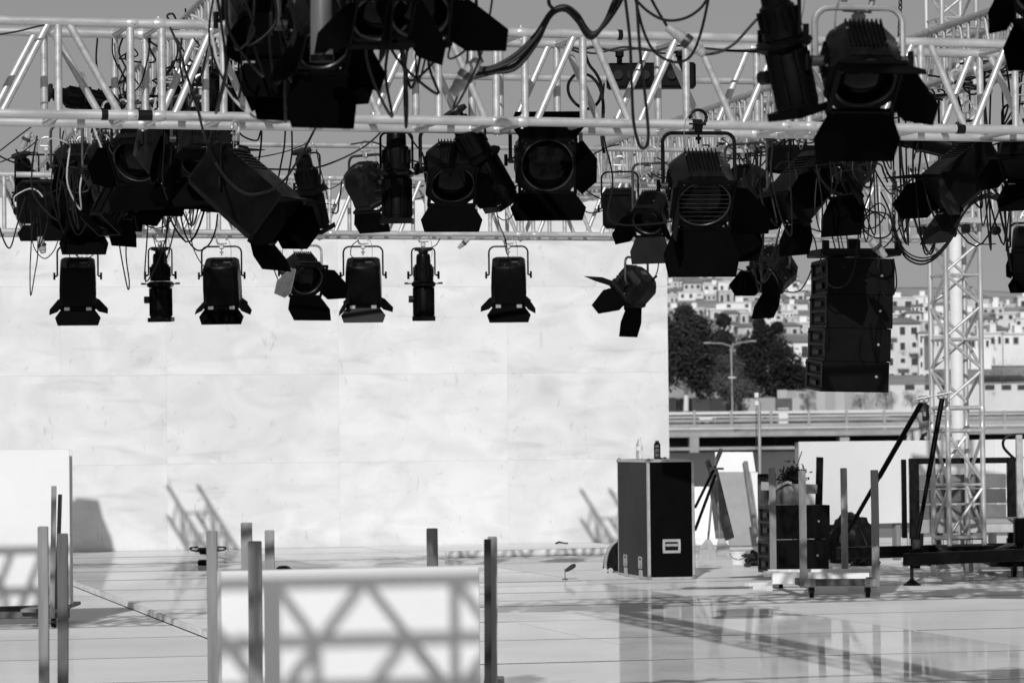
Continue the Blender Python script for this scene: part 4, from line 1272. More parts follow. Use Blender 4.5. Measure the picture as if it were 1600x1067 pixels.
DL = 27.4
la = thing('line_array', 'hanging black stack of four loudspeaker cabinets before the hillside', 'loudspeaker', at(1335, 400, DL))
pxm = FPX / DL
lx = [(1293, 1401, 403, 460), (1291, 1398, 460, 513), (1288, 1395, 513, 565), (1284, 1392, 565, 613)]
for i, (xa, xb, ya, yb_) in enumerate(lx):
    c = at((xa + xb) / 2, (ya + yb_) / 2, DL)
    yaw = rad(14)
    M = Matrix.Translation(c) @ Matrix.Rotation(yaw, 4, 'Z') @ Matrix.Rotation(rad((-2, 1, 3, 5)[i]), 4, 'X') @ Matrix.Rotation(rad(1.2), 4, 'Y')
    cabinet(la, M, (xb - xa) / pxm, (yb_ - ya) / pxm - 0.004, 0.42)
b = MB()
c = at(1346, 394, DL + 0.1)
Mf = Matrix.Translation(c) @ Matrix.Rotation(rad(14), 4, 'Z')
b.box((0, 0.0, 0), (0.66, 0.05, 0.06), Mf, b=0.006); b.box((0, 0.36, 0), (0.66, 0.05, 0.06), Mf, b=0.006)
for x in (-0.31, 0, 0.31):
    b.box((x, 0.18, 0.0), (0.05, 0.34, 0.055), Mf, b=0.006)
b.build('fly_frame', 'cab_side', la)
b = MB(); b.box((-0.3, 0.0, 0.06), (0.05, 0.05, 0.07), Mf, b=0.006); b.build('pick_point', 'cab_side', la)
b = MB(); b.box((0.31, 0.0, 0.06), (0.05, 0.05, 0.06), Mf, b=0.006); b.build('pick_point', 'cab_side', la)
b = MB(); b.box((0.0, 0.18, 0.07), (0.1, 0.06, 0.09), Mf, b=0.01); b.build('pick_point', 'cab_side', la)
def chain(label, p, q, r=0.006, link=0.045, m='dark_steel'):
    p, q = Vector(p), Vector(q)
    d = (q - p); L = d.length; d.normalize()
    a = d.orthogonal().normalized(); c_ = d.cross(a)
    b = MB()
    n = int(L / (link * 0.72))
    for i in range(n):
        o = p + d * (L * (i + 0.5) / n)
        s_ = a if i % 2 else c_
        pts = [o + d * (link / 2 * math.cos(t)) + s_ * (link * 0.3 * math.sin(t)) for t in [2 * math.pi * k / 8 for k in range(8)]]
        b.poly(pts, r, 5, closed=True)
    return tag(b.build('hoist_chain', m, loc=p), label, 'chain')
c = Mf @ Vector((0.31, 0.1, 0.09))
chain('steel chain holding up the hanging loudspeaker stack', c, at(1397, 268, DL), 0.007, 0.05)
chain('thin hoist chain hanging down at the top beside the silver yoke', at(1405, 62, 24.5), at(1408, -30, 24.5), 0.006, 0.045)
chain('short hoist chain dangling near the picture edge past the tower', at(1591, 300, 26), at(1584, 250, 26), 0.006, 0.045)

# ---------------------------------------------------------------- flight case and the things on it
mat('case_side', 0.05, 0.6, 0, 0.03, var=0.3, scale=2.2, stretch=(1, 1, 0.4), detail=7)
mat('case_front', 0.0015, 0.4, 0, 0.06, var=0.6, scale=3, detail=8)
mat('case_trim', 0.50, 0.4, 0.6, var=0.18, scale=10)
near = floor_at(1013, 906.5)
fa = rad(10)
cx_, cy_ = Vector((math.cos(fa), math.sin(fa), 0)), Vector((-math.sin(fa), math.cos(fa), 0))
cw, cdp, ch = 0.478, 1.45, 1.192
CM = frame_from(near, cx_, cy_, UP)
case = thing('flight_case', 'tall black flight case with aluminium edges standing on the stage', 'flight case', near)
b = MB(); b.box((cw / 2, cdp / 2, ch / 2 + 0.005), (cw - 0.012, cdp - 0.012, ch - 0.03), CM); b.build('core', 'case_front', case, smooth=0)
b = MB(); b.box((0.004, cdp / 2, ch / 2), (0.007, cdp - 0.06, ch - 0.06), CM); b.build('side_panel', 'case_side', case, smooth=0)
b = MB(); b.box((cw / 2, 0.004, ch / 2), (cw - 0.06, 0.007, ch - 0.06), CM); b.build('front_panel', 'case_front', case, smooth=0)
for x in (0.016, cw - 0.016):
    for y in (0.016, cdp - 0.016):
        b = MB(); b.box((x, y, ch / 2), (0.034, 0.034, ch - 0.02), CM, b=0.008); b.build('edge_trim', 'case_trim', case)
for z in (0.018, ch - 0.018):
    for y in (0.014, cdp - 0.014):
        b = MB(); b.box((cw / 2, y, z), (cw - 0.06, 0.032, 0.032), CM, b=0.006); b.build('edge_trim', 'case_trim', case)
    for x in (0.014, cw - 0.014):
        b = MB(); b.box((x, cdp / 2, z), (0.032, cdp - 0.06, 0.032), CM, b=0.006); b.build('edge_trim', 'case_trim', case)
for x in (0.02, cw - 0.02):
    for y in (0.02, cdp - 0.02):
        for z in (0.03, ch - 0.022):
            b = MB(); b.box((x, y, z), (0.062, 0.062, 0.062), CM, b=0.024); b.build('ball_corner', 'steel', case)
b = MB()
hx, hz = cw * 0.50, ch * 0.28
for c, d in (((hx, -0.003, hz + 0.055), (0.18, 0.012, 0.03)), ((hx, -0.003, hz - 0.055), (0.18, 0.012, 0.03)), ((hx - 0.078, -0.003, hz), (0.028, 0.012, 0.10)), ((hx + 0.078, -0.003, hz), (0.028, 0.012, 0.10))):
    b.box(c, d, CM, b=0.004)
hd = b.build('handle', 'case_trim', case)
b = MB(); b.box((hx, -0.010, hz + 0.01), (0.13, 0.016, 0.03), CM, b=0.006); b.build('grip', 'zinc', hd)
b = MB(); b.box((hx, -0.012, hz - 0.02), (0.12, 0.02, 0.02), CM, b=0.006); b.build('bar', 'black_rubber', hd)
for y, z in ((0.36, 0.165), (1.08, 0.165)):
    b = MB()
    for c, d in (((-0.003, y, z + 0.05), (0.01, 0.15, 0.02)), ((-0.003, y, z - 0.05), (0.01, 0.15, 0.02)), ((-0.003, y - 0.07, z), (0.01, 0.02, 0.1)), ((-0.003, y + 0.07, z), (0.01, 0.02, 0.1)), ((-0.006, y, z - 0.005), (0.012, 0.06, 0.06))):
        b.box(c, d, CM, b=0.003)
    b.build('latch', 'zinc', case)
    b = MB(); b.box((-0.008, y - 0.05, 0.05), (0.016, 0.13, 0.09), CM, b=0.006); b.build('castor_plate', 'case_trim', case)

m = bpy.data.materials.new('clear_plastic'); m.use_nodes = True
bb = m.node_tree.nodes['Principled BSDF']
bb.inputs['Base Color'].default_value = (0.9, 0.9, 0.9, 1); bb.inputs['Roughness'].default_value = 0.08
bb.inputs['Transmission Weight'].default_value = 0.85; bb.inputs['IOR'].default_value = 1.12
MATS['clear_plastic'] = m
bp = CM @ Vector((0.05, 0.75, ch + 0.002))
q = at(999, 717, bp.y); bp.x = q.x
bo = thing('water_bottle', 'clear plastic water bottle standing on the flight case', 'bottle', bp)
BM_ = Matrix.Translation(bp)
b = MB(); b.lathe([(0.026, 0.0), (0.032, 0.006), (0.0325, 0.06), (0.030, 0.07), (0.0325, 0.08), (0.0325, 0.13), (0.028, 0.155), (0.014, 0.185), (0.0125, 0.195)], BM_, 18); b.build('body', 'clear_plastic', bo)
b = MB(); b.lathe([(0.0335, 0.085), (0.0335, 0.125)], BM_, 18); b.build('paper_label', 'white_plastic', bo)
b = MB(); b.lathe([(0.015, 0.193), (0.015, 0.212)], BM_, 14); b.build('cap', 'white_plastic', bo)
bp2 = CM @ Vector((0.2, 0.5, ch + 0.002)); bp2.x = at(1027, 717, bp2.y).x
can = thing('spray_can', 'black aerosol can with pale lettering on the flight case', 'can', bp2)
BM2 = Matrix.Translation(bp2)
b = MB(); b.lathe([(0.030, 0.0), (0.033, 0.004), (0.033, 0.145), (0.029, 0.152), (0.020, 0.165)], BM2, 20); b.build('body', 'case_front', can)
b = MB(); b.lathe([(0.020, 0.163), (0.020, 0.176), (0.013, 0.182)], BM2, 14); b.build('nozzle', 'dark_steel', can)
b = MB()
rr_ = random.Random(4)
for i in range(13):     # print lines wrapped on the can
    z = 0.135 - i * 0.0095
    if i in (3, 8): continue
    for k in range(5):
        t = rad(-130 + k * 17 + rr_.uniform(-3, 3))
        b.box((0, 0, 0), (0.0075 * rr_.uniform(0.5, 1), 0.001, 0.003), BM2 @ Matrix.Translation((0.0335 * math.cos(t), 0.0335 * math.sin(t), z)) @ Matrix.Rotation(t + math.pi / 2, 4, 'Z'))
b.build('lettering', 'label_white', can, smooth=0)
bp3 = CM @ Vector((0.28, 0.45, ch + 0.006)); bp3.x = at(1037, 717, bp3.y).x
b = MB(); b.box((0, 0, 0), (0.06, 0.05, 0.010), Matrix.Translation(bp3) @ Matrix.Rotation(0.4, 4, 'Z'), b=0.004); b.box((0.01, 0, 0.008), (0.02, 0.02, 0.010), Matrix.Translation(bp3), b=0.003)
tag(b.build('tape_stub', 'black_rubber', loc=bp3), 'small black scrap of tape beside the aerosol can', 'tape')

# wheeled bag behind the case
bgp = floor_at(957, 895)
bag = thing('wheeled_bag', 'black wheeled bag with pale strap leaning behind the flight case', 'bag', bgp)
M = Matrix.Translation(bgp)
b = MB()
pr = [(-0.10, 0.02), (0.09, 0.02), (0.09, 0.33), (0.06, 0.345), (0.0, 0.31), (-0.05, 0.24), (-0.085, 0.14)]
b.loft([[(x, 0.0, z) for x, z in pr], [(x, 0.22, z) for x, z in pr]], M); b.build('body', 'black_worn', bag, smooth=20)
b = MB(); b.poly(spline([(0.055, -0.004, 0.34), (0.0, -0.004, 0.295), (-0.045, -0.004, 0.22), (-0.07, -0.004, 0.12), (-0.07, -0.004, 0.05), (-0.055, -0.004, 0.02)], 4), 0.016, 8, M); b.build('strap', 'plug_grey', bag)
for x in (-0.08, -0.02):
    b = MB(); b.tube((x, -0.02, 0.028), (x, 0.01, 0.028), 0.027, 12, M); b.build('wheel', 'zinc', bag)

# small things lying on the floor
p = floor_at(883, 905)
pad = thing('float_trowel', 'small dark paddle on a thin stem standing on the floor', 'tool', p)
q = at(882, 888, p.y)
b = MB(); b.poly([p + Vector((0, 0, 0.005)), p + Vector((0, 0, 0.09)), q], 0.004, 6); b.build('stem', 'dark_steel', pad)
M = Matrix.Translation(at(891, 887, p.y)) @ Matrix.Rotation(rad(-32), 4, 'Y') @ Matrix.Rotation(rad(50), 4, 'X')
b = MB(); b.plate([(-0.065, 0), (-0.04, 0.02), (0.02, 0.028), (0.055, 0.02), (0.065, 0), (0.055, -0.02), (0.02, -0.028), (-0.04, -0.02)], 0.010, M); b.build('blade', 'dark_steel', pad)
b = MB(); b.lathe([(0.035, 0.002), (0.03, 0.008), (0.006, 0.012)], Matrix.Translation(p), 12); b.build('foot', 'dark_steel', pad)

p = floor_at(324, 866)
ft_ = thing('effects_unit', 'black low effects unit with side handles far back on the floor', 'equipment', p)
M = Matrix.Translation(p)
b = MB(); b.box((0, 0.1, 0.055), (0.26, 0.22, 0.06), M, b=0.02); b.box((0, 0.1, 0.018), (0.2, 0.2, 0.03), M, b=0.008); b.build('body', 'black_paint', ft_)
for s_ in (-1, 1):
    b = MB(); b.poly(spline([(s_ * 0.12, 0.1, 0.09), (s_ * 0.19, 0.1, 0.088), (s_ * 0.225, 0.1, 0.08), (s_ * 0.2, 0.1, 0.055), (s_ * 0.13, 0.1, 0.04)], 4), 0.011, 7, M); b.build('handle', 'black_paint', ft_)
b = MB(); b.box((0.075, -0.012, 0.05), (0.05, 0.006, 0.05), M); b.build('label', 'label_white', ft_)
p = floor_at(318, 883)
b = MB(); b.box((0, 0, 0.03), (0.13, 0.08, 0.06), Matrix.Translation(p), b=0.01); b.box((0, 0, 0.062), (0.1, 0.05, 0.008), Matrix.Translation(p))
tag(b.build('foot_switch', 'black_paint', loc=p), 'little dark block in front of the low effects unit', 'equipment')
p = floor_at(690, 850)
b = MB(); b.poly([p + Vector((-0.26, 0, 0.012)), p + Vector((-0.1, 0, 0.02)), p + Vector((0.1, 0.0, 0.018)), p + Vector((0.22, 0, 0.01))], [0.006, 0.018, 0.016, 0.004], 8)
tag(b.build('crowbar', 'black_paint', loc=p), 'thin black bar lying at the foot of the backdrop', 'tool')
p = floor_at(877, 850)
b = MB(); b.poly([p + Vector((-0.08, 0, 0.01)), p + Vector((-0.03, 0, 0.028)), p + Vector((0.03, 0, 0.018)), p + Vector((0.09, 0, 0.008))], [0.012, 0.014, 0.01, 0.012], 7)
tag(b.build('rag', 'black_rubber', loc=p), 'crumpled dark scrap at the foot of the backdrop', 'scrap')
pa_, pb2 = floor_at(699, 872), floor_at(962, 866)
b = MB(); b.tube(pa_ + UP * 0.045, pb2 + UP * 0.045, 0.042, 16); b.tube(pa_ + UP * 0.045 - (pb2 - pa_).normalized() * 0.02, pa_ + UP * 0.045, 0.035, 16)
tag(b.build('white_tube', 'white_plastic', loc=pa_), 'long white tube lying on the floor before the backdrop', 'tube')
p = floor_at(443, 888)
b = MB(); b.lathe([(0.085, 0), (0.08, 0.012), (0.05, 0.03), (0.01, 0.036)], Matrix.Translation(p), 16)
tag(b.build('floor_weight', 'black_rubber', loc=p), 'flat round black weight peeping over the near white board', 'weight')

# ---------------------------------------------------------------- boards on wooden-post trolleys
mat('wood_black', 0.012, 0.7, var=0.5, scale=4, stretch=(6, 6, 0.6), bump=0.2)
mat('board_white', 0.79, 0.6, var=0.05, scale=1.2, rand=0.02, detail=6)
def post(T, px, ytop, D, wpx, tilt=0.0, lean=0.0, m='wood', zb=0.1):
    p = at(px, ytop, D)
    wd = wpx / FPX * D
    h_ = p.z - zb
    b = MB()
    M = Matrix.Translation((p.x, p.y, zb)) @ Matrix.Rotation(rad(tilt), 4, 'Y') @ Matrix.Rotation(rad(lean), 4, 'X')
    b.loft([[(x * wd / 2, y * wd * 0.35, 0) for x, y in ((-1, -1), (1, -1), (1, 1), (-1, 1))], [(x * wd / 2 + wd * 0.03, y * wd * 0.35, h_ * 0.55) for x, y in ((-1, -1), (1, -1), (1, 1), (-1, 1))],
            [(x * wd / 2, y * wd * 0.35, h_ - wd * 0.1) for x, y in ((-1, -1), (1, -1), (1, 1), (-1, 1))], [(x * wd * 0.42, y * wd * 0.28, h_) for x, y in ((-1, -1), (1, -1), (1, 1), (-1, 1))]], M)
    return b.build('post', m, T, smooth=20)
def castors(T, pts, r=0.05):
    for p in pts:
        b = MB(); b.tube((p.x - 0.018, p.y, r), (p.x + 0.018, p.y, r), r, 16); w_ = b.build('castor', 'black_rubber', T)
        b = MB(); b.box((p.x, p.y, r * 1.5), (0.055, 0.05, r * 1.2), b=0.008); b.build('fork', 'dark_steel', w_)
def quad(p):   # level rectangle helper
    return p
# near trolley: low white boards between posts
DN = 15.5
tn = thing('board_trolley', 'near wooden trolley with upright posts holding the striped-shadow board', 'trolley', at(555, 1100, DN))
for px, yt, D, wp, ti, ln in ((397, 845, 15.1, 21, 0.2, 0), (766, 838, 15.2, 15, 0.6, 0), (331, 829, 17.0, 16, -0.1, 0), (385, 816, 17.4, 17, 0.0, 0), (421, 828, 17.6, 14.5, 0, 0), (675, 825, 17.3, 17.5, 0, 0)):
    post(tn, px, yt, D, wp, ti, ln)
post(tn, 759, 842, 15.02, 11, 0.5, 0, 'wood_black')
for D in (15.12, 17.3):
    a, c = at(326, 1050, D), at(782, 1050, D)
    b = MB(); b.box(((a.x + c.x) / 2, D, 0.13), (c.x - a.x, 0.10, 0.06), b=0.005); b.build('rail', 'wood', tn)
for px in (345, 560, 770):
    a = at(px, 1050, 16.2)
    b = MB(); b.box((a.x, 16.2, 0.185), (0.10, 2.3, 0.05), b=0.005); b.build('plank', 'wood', tn)
castors(tn, [Vector((at(x, 1050, D).x, D, 0)) for x in (345, 770) for D in (15.2, 17.2)], 0.05)
def board(label, x0, x1, y0, y1, D0, D1, thick, m='board_white', zbot=None, lean=0.0, name='white_board'):
    a, c = at(x0, y0, D0), at(x1, y0, D1)
    zb = zbot if zbot is not None else at(x0, y1, D0).z
    d = Vector((c.x - a.x, c.y - a.y, 0)); L = d.length; d.normalize()
    nrm = Vector((-d.y, d.x, 0))
    if nrm.y < 0: nrm = -nrm
    z1 = (a.z + c.z) / 2
    M = frame_from(Vector((a.x, a.y, zb)), d, nrm, UP) @ Matrix.Rotation(rad(-lean), 4, 'X')
    b = MB(); b.box((L / 2, thick / 2, (z1 - zb) / 2), (L, thick, z1 - zb), M, b=0.004)
    return tag(b.build(name, m, loc=(a.x, a.y, zb)), label, 'board')
board('near low white board crossed by blurred truss shadows', 346, 749, 888, 1067, 15.42, 15.76, 0.10, zbot=0.215, name='white_board')
board('second white board just behind the striped-shadow board', 343, 740, 889, 1067, 15.60, 15.94, 0.05, zbot=0.215)
# far-left trolley with one tall white board
tl = thing('board_trolley', 'low dark trolley under the tall white board at the picture edge', 'trolley', at(40, 958, 27.9))
post(tl, 80, 759, 27.3, 7.5, 1.2, 0, zb=0.03)
post(tl, 86, 772, 27.45, 6, 2.4, 0, 'wood_dark', zb=0.03)
for D, z in ((27.4, 0.06), (28.6, 0.06)):
    a, c = at(-160, 950, D), at(106, 950, D)
    b = MB(); b.box(((a.x + c.x) / 2, D + 0.1, z - 0.012), (c.x - a.x, 0.07, 0.055), b=0.005); b.build('rail', 'wood_dark', tl)
for px in (-60, 60, 98):
    a = at(px, 950, 28.0); b = MB(); b.box((a.x, 28.05, 0.085), (0.12, 1.3, 0.028), b=0.004); b.build('plank', 'wood', tl)
for x in (-100, 84):
    for D in (27.5, 28.6):
        q = at(x, 950, D); b = MB(); b.tube((q.x - 0.018, q.y, -0.015), (q.x + 0.018, q.y, -0.015), 0.036, 14); b.build('castor', 'black_rubber', tl)
board('tall bright white board at the picture edge crossed by a truss shadow', -200, 108.5, 703, 947, 27.55, 28.0, 0.05, zbot=0.102)
board('second white board just behind the tall bright one', -200, 113, 705, 947, 27.75, 28.15, 0.04, zbot=0.102)
te = thing('board_trolley', 'near trolley at the picture edge showing only two bare posts', 'trolley', at(60, 1100, 16.0))
for px, yt, D, wp, ti in ((67, 822, 15.9, 15.5, 0.0), (96, 833, 15.5, 16, 0.3), (-90, 826, 15.7, 16, 0), (-60, 830, 17.0, 15, 0)):
    post(te, px, yt, D, wp, ti, 0, 'wood_dark' if px == 96 else 'wood', zb=0.02)
for D in (15.62, 16.9):
    a, c = at(-110, 1050, D), at(110, 1050, D)
    b = MB(); b.box(((a.x + c.x) / 2, D + 0.09, 0.09), (c.x - a.x, 0.08, 0.06), b=0.005); b.build('rail', 'wood', te)
for px in (-80, 85):
    a = at(px, 1050, 16.2); b = MB(); b.box((a.x, 16.3, 0.14), (0.09, 1.6, 0.035), b=0.005); b.build('plank', 'wood', te)
for x in (-80, 85):
    for D in (15.7, 16.9):
        q = at(x, 1050, D); b = MB(); b.tube((q.x - 0.018, q.y, 0.005), (q.x + 0.018, q.y, 0.005), 0.055, 14); b.build('castor', 'black_rubber', te)
# trolley with four bare posts
tr_ = thing('board_trolley', 'empty wooden trolley with four bare posts before the black speakers', 'trolley', floor_at(1290, 935))
PS = []
for px, yt, D, wp, ti in ((1253, 735, 30.0, 11, 0.25), (1366, 734, 29.9, 11.5, 0.0), (1206, 731, 32.0, 10, 1.6), (1318, 731, 31.9, 10, 1.5)):
    p = at(px, yt, D); PS.append(p)
    post(tr_, px, yt, D, wp, 0 if ti < 1 else 0, 0, zb=0.09)
for (i, j) in ((0, 1), (2, 3), (0, 2), (1, 3)):
    p, q = PS[i], PS[j]
    d = Vector((q.x - p.x, q.y - p.y, 0)).normalized()
    b = MB(); b.box((0, 0, 0), ((Vector((q.x - p.x, q.y - p.y, 0))).length - 0.075, 0.07, 0.06), frame_from(Vector(((p.x + q.x) / 2, (p.y + q.y) / 2, 0.135)), d, UP.cross(d), UP), b=0.004)
    b.build('rail', 'wood_dark', tr_)
for p in PS:
    b = MB(); b.box((p.x + 0.05 * (1 if p.x < 2.9 else -1), p.y, 0.13), (0.10, 0.12, 0.07), b=0.004); b.build('corner_block', 'wood', tr_)
castors(tr_, [Vector((p.x + 0.07 * (1 if p.x < 2.9 else -1), p.y + 0.02, 0)) for p in PS], 0.045)
def plank(label, pxa, pya, pxb, pyb, Da, Db, wd, th, m='board_white', cat='plank', name='white_plank', up=0.0):
    p, q = at(pxa, pya, Da), at(pxb, pyb, Db)
    d = (q - p); x = d.normalized(); y = UP.cross(x).normalized(); z = x.cross(y)
    b = MB(); b.box((0, 0, 0), (d.length, wd, th), frame_from((p + q) / 2, x, y, z), b=0.003)
    return tag(b.build(name, m, loc=p), label, cat)
plank('white beam lying across the four-post trolley in front', 1206, 903, 1357, 903, 30.35, 30.35, 0.14, 0.10)
plank('thin white batten lying behind the white beam on the trolley', 1200, 894, 1362, 893, 31.2, 31.2, 0.10, 0.055)
plank('short white offcut poking out beside the trolley', 1167, 913, 1200, 911, 30.8, 30.9, 0.08, 0.03)
plank('white offcut heaped under the trolley end', 1182, 918, 1202, 919, 30.3, 30.4, 0.09, 0.05)
plank('white profile lying on the floor under the trolley', 1262, 921, 1325, 920, 30.6, 30.6, 0.10, 0.06)
plank('pale slat end lying on the white beam', 1195, 896, 1216, 896, 30.4, 30.45, 0.06, 0.05)

# ---------------------------------------------------------------- things behind: brooms, boards, bucket, speakers
plank('black broom stick crossing the bundle high up', 1086, 793, 1118, 728, 39.4, 39.6, 0.026, 0.026, 'black_paint', 'stick', 'broom_stick')
plank('black stick leaning low behind the flight case', 1086, 828, 1118, 742, 39.2, 39.7, 0.028, 0.028, 'black_paint', 'stick', 'broom_stick')
plank('short dark bar tied across the stick bundle', 1110, 732, 1131, 732, 39.5, 39.5, 0.024, 0.024, 'wood_dark', 'stick', 'short_bar')
plank('long pale stick of the bundle reaching highest', 1113, 736, 1127, 702, 39.8, 40.0, 0.04, 0.04, 'wood', 'stick', 'wooden_stick')
plank('short dark post end beside the stick bundle', 1105, 720, 1112, 738, 40.2, 40.1, 0.05, 0.05, 'wood_dark', 'stick', 'wooden_stick')
plank('dark board slanting down out of the stick bundle', 1114, 735, 1140, 842, 41.2, 41.0, 0.03, 0.14, 'wood_dark', 'plank', 'wooden_plank')
plank('wooden plank leaning against the grey board', 1164, 722, 1181, 838, 42.8, 42.4, 0.05, 0.085, 'wood', 'plank', 'wooden_plank')
mat('board_grey', 0.30, 0.6, var=0.15, scale=2)
def lean_board(label, poly, D0, D1, m, th=0.025, name='leaning_board'):
    """an upright board given by its four photo corners; D0 at the bottom, D1 at the top"""
    pts = [at(x, y, D0 if i < 2 else D1) for i, (x, y) in enumerate(poly)]
    n_ = (pts[1] - pts[0]).cross(pts[3] - pts[0]).normalized()
    b = MB(); b.loft([[p for p in pts], [p + n_ * (th if n_.y > 0 else -th) for p in pts]])
    return tag(b.build(name, m, loc=pts[0], smooth=0), label, 'board')
lean_board('white board leaning furthest back behind the grey one', [(1134, 849), (1198, 848), (1176, 706), (1117, 706)], 45.0, 45.7, 'board_white')
lean_board('grey board leaning behind the brooms and stick bundle', [(1140, 852), (1204, 851), (1184, 737), (1122, 737)], 44.2, 44.9, 'board_grey')
lean_board('narrow white board leaning at the side of the grey one', [(1190, 851), (1206, 851), (1184, 738), (1173, 738)], 43.9, 44.6, 'board_white')
lean_board('low white board half hidden behind the flight case edge', [(1074, 843), (1118, 842), (1108, 760), (1070, 760)], 45.6, 45.9, 'board_white')
plank('white sill lying behind the brooms', 1076, 846, 1140, 846, 44.6, 44.6, 0.12, 0.08, 'board_white')
mat('bristle', 0.36, 0.8, var=0.35, scale=40, stretch=(8, 8, 0.5))
p = floor_at(1106, 876)
br = thing('broom', 'pale broom with fanned bristles beside the flight case', 'broom', p)
M = Matrix.Translation(p)
b = MB(); b.loft([[(-0.125, -0.03, 0.0), (0.10, -0.03, 0.0), (0.10, 0.03, 0.0), (-0.125, 0.03, 0.0)], [(-0.095, -0.03, 0.13), (0.085, -0.03, 0.13), (0.085, 0.03, 0.13), (-0.095, 0.03, 0.13)]], M); b.build('bristles', 'bristle', br, smooth=0)
b = MB(); b.loft([[(-0.095, -0.032, 0.13), (0.085, -0.032, 0.13), (0.085, 0.032, 0.13), (-0.095, 0.032, 0.13)], [(-0.075, -0.03, 0.17), (0.075, -0.03, 0.17), (0.075, 0.03, 0.17), (-0.075, 0.03, 0.17)], [(-0.02, -0.02, 0.24), (0.03, -0.02, 0.24), (0.03, 0.02, 0.24), (-0.02, 0.02, 0.24)]], M); b.build('head', 'plug_grey', br, smooth=20)
q = at(1116, 738, p.y + 0.4)
rod('handle', p + Vector((0.005, 0, 0.23)), q, 0.013, 'wood', br)
p2 = floor_at(1130, 874)
dp = thing('dustpan', 'pale long-handled dustpan standing next to the broom', 'dustpan', p2)
M = Matrix.Translation(p2)
b = MB(); b.loft([[(-0.09, -0.04, 0.0), (0.105, -0.04, 0.0), (0.105, 0.09, 0.0), (-0.09, 0.09, 0.0)], [(-0.07, 0.02, 0.14), (0.075, 0.02, 0.14), (0.075, 0.10, 0.14), (-0.07, 0.10, 0.14)], [(-0.05, 0.06, 0.24), (0.02, 0.06, 0.24), (0.02, 0.10, 0.24), (-0.05, 0.10, 0.24)]], M); b.build('pan', 'plug_grey', dp)
rod('handle', p2 + Vector((-0.03, 0.08, 0.22)), at(1119, 736, p2.y + 0.6), 0.012, 'wood', dp)
p = floor_at(1153, 882)
bu = thing('bucket', 'small white plastic bucket with wire handle', 'bucket', p)
M = Matrix.Translation(p)
b = MB(); b.lathe([(0.065, 0.0), (0.07, 0.004), (0.083, 0.125), (0.089, 0.128), (0.089, 0.142), (0.083, 0.143), (0.078, 0.135), (0.066, 0.02)], M, 22); b.build('body', 'white_plastic', bu)
b = MB(); b.poly(spline([(-0.089, 0, 0.13), (-0.07, -0.05, 0.085), (0, -0.095, 0.065), (0.07, -0.05, 0.085), (0.089, 0, 0.13)], 5), 0.0035, 6, M); b.build('handle', 'steel', bu)
p = floor_at(1168, 886)
dr = thing('cordless_drill', 'cordless drill lying by the white bucket', 'drill', p)
M = Matrix.Translation(p) @ Matrix.Rotation(0.5, 4, 'Z') @ Matrix.Diagonal((0.7, 0.7, 0.7, 1))
b = MB(); b.box((0, 0, 0.035), (0.10, 0.08, 0.06), M, b=0.015); b.build('battery', 'dark_steel', dr)
b = MB(); b.tube((0.0, 0, 0.06), (0.03, 0, 0.16), 0.024, 10, M); b.build('grip', 'black_rubber', dr)
b = MB(); b.tube((-0.05, 0, 0.18), (0.10, 0, 0.175), 0.033, 12, M); b.tube((-0.05, 0, 0.18), (-0.10, 0, 0.182), 0.018, 10, M); b.build('motor', 'dark_steel', dr)

# speaker cabinets on the floor
for i, (lab, x, ya, yb_) in enumerate((('lower black speaker cabinet on the floor behind the bare posts', 1250, 842, 893), ('upper black speaker cabinet on the floor pile behind the bare posts', 1252, 788, 841))):
    D = 35.6 + 0.10 * i
    k = FPX / D
    c = at(x, (ya + yb_) / 2, D)
    hgt = (yb_ - ya) / k - 0.004
    c.z = hgt / 2 + 0.004 + i * ((893 - 842) / k + 0.004)
    T = thing('speaker_cabinet', lab, 'loudspeaker', (c.x, c.y, c.z - hgt / 2))
    cabinet(T, Matrix.Translation(c) @ Matrix.Rotation(rad(13), 4, 'Z'), 0.62, hgt, 0.44)
p = floor_at(1330, 880)
sk_ = thing('cloth_sack', 'dark crumpled sack beside the floor speakers', 'sack', p)
bm_ = bmesh.new()
bmesh.ops.create_icosphere(bm_, subdivisions=4, radius=1)
rs = random.Random(2)
from mathutils import noise as mnoise
for v in bm_.verts:
    d = v.co.copy()
    k = 1 + 0.30 * mnoise.noise(d * 1.9 + Vector((3, 1, 2))) + 0.18 * mnoise.noise(d * 4.5) + 0.09 * mnoise.noise(d * 11)
    v.co = Vector((d.x * 0.21 * k * (1.25 - 0.45 * max(0, d.z)), d.y * 0.2 * k, max(-0.27, d.z * 0.30 * k) + 0.27))
me = bpy.data.meshes.new('cloth'); bm_.to_mesh(me); bm_.free()
me.polygons.foreach_set('use_smooth', [True] * len(me.polygons)); me.materials.append(MATS['cab_side'])
o = bpy.data.objects.new('cloth', me); col.objects.link(o); o.parent = sk_
b = MB(); b.poly(spline([p + Vector((-0.12, -0.12, 0.42)), p + Vector((-0.05, -0.16, 0.5)), p + Vector((0.03, -0.15, 0.46)), p + Vector((0.1, -0.14, 0.36)), p + Vector((0.16, -0.16, 0.2))], 4), 0.012, 6); b.build('drawstring', 'black_rubber', sk_)
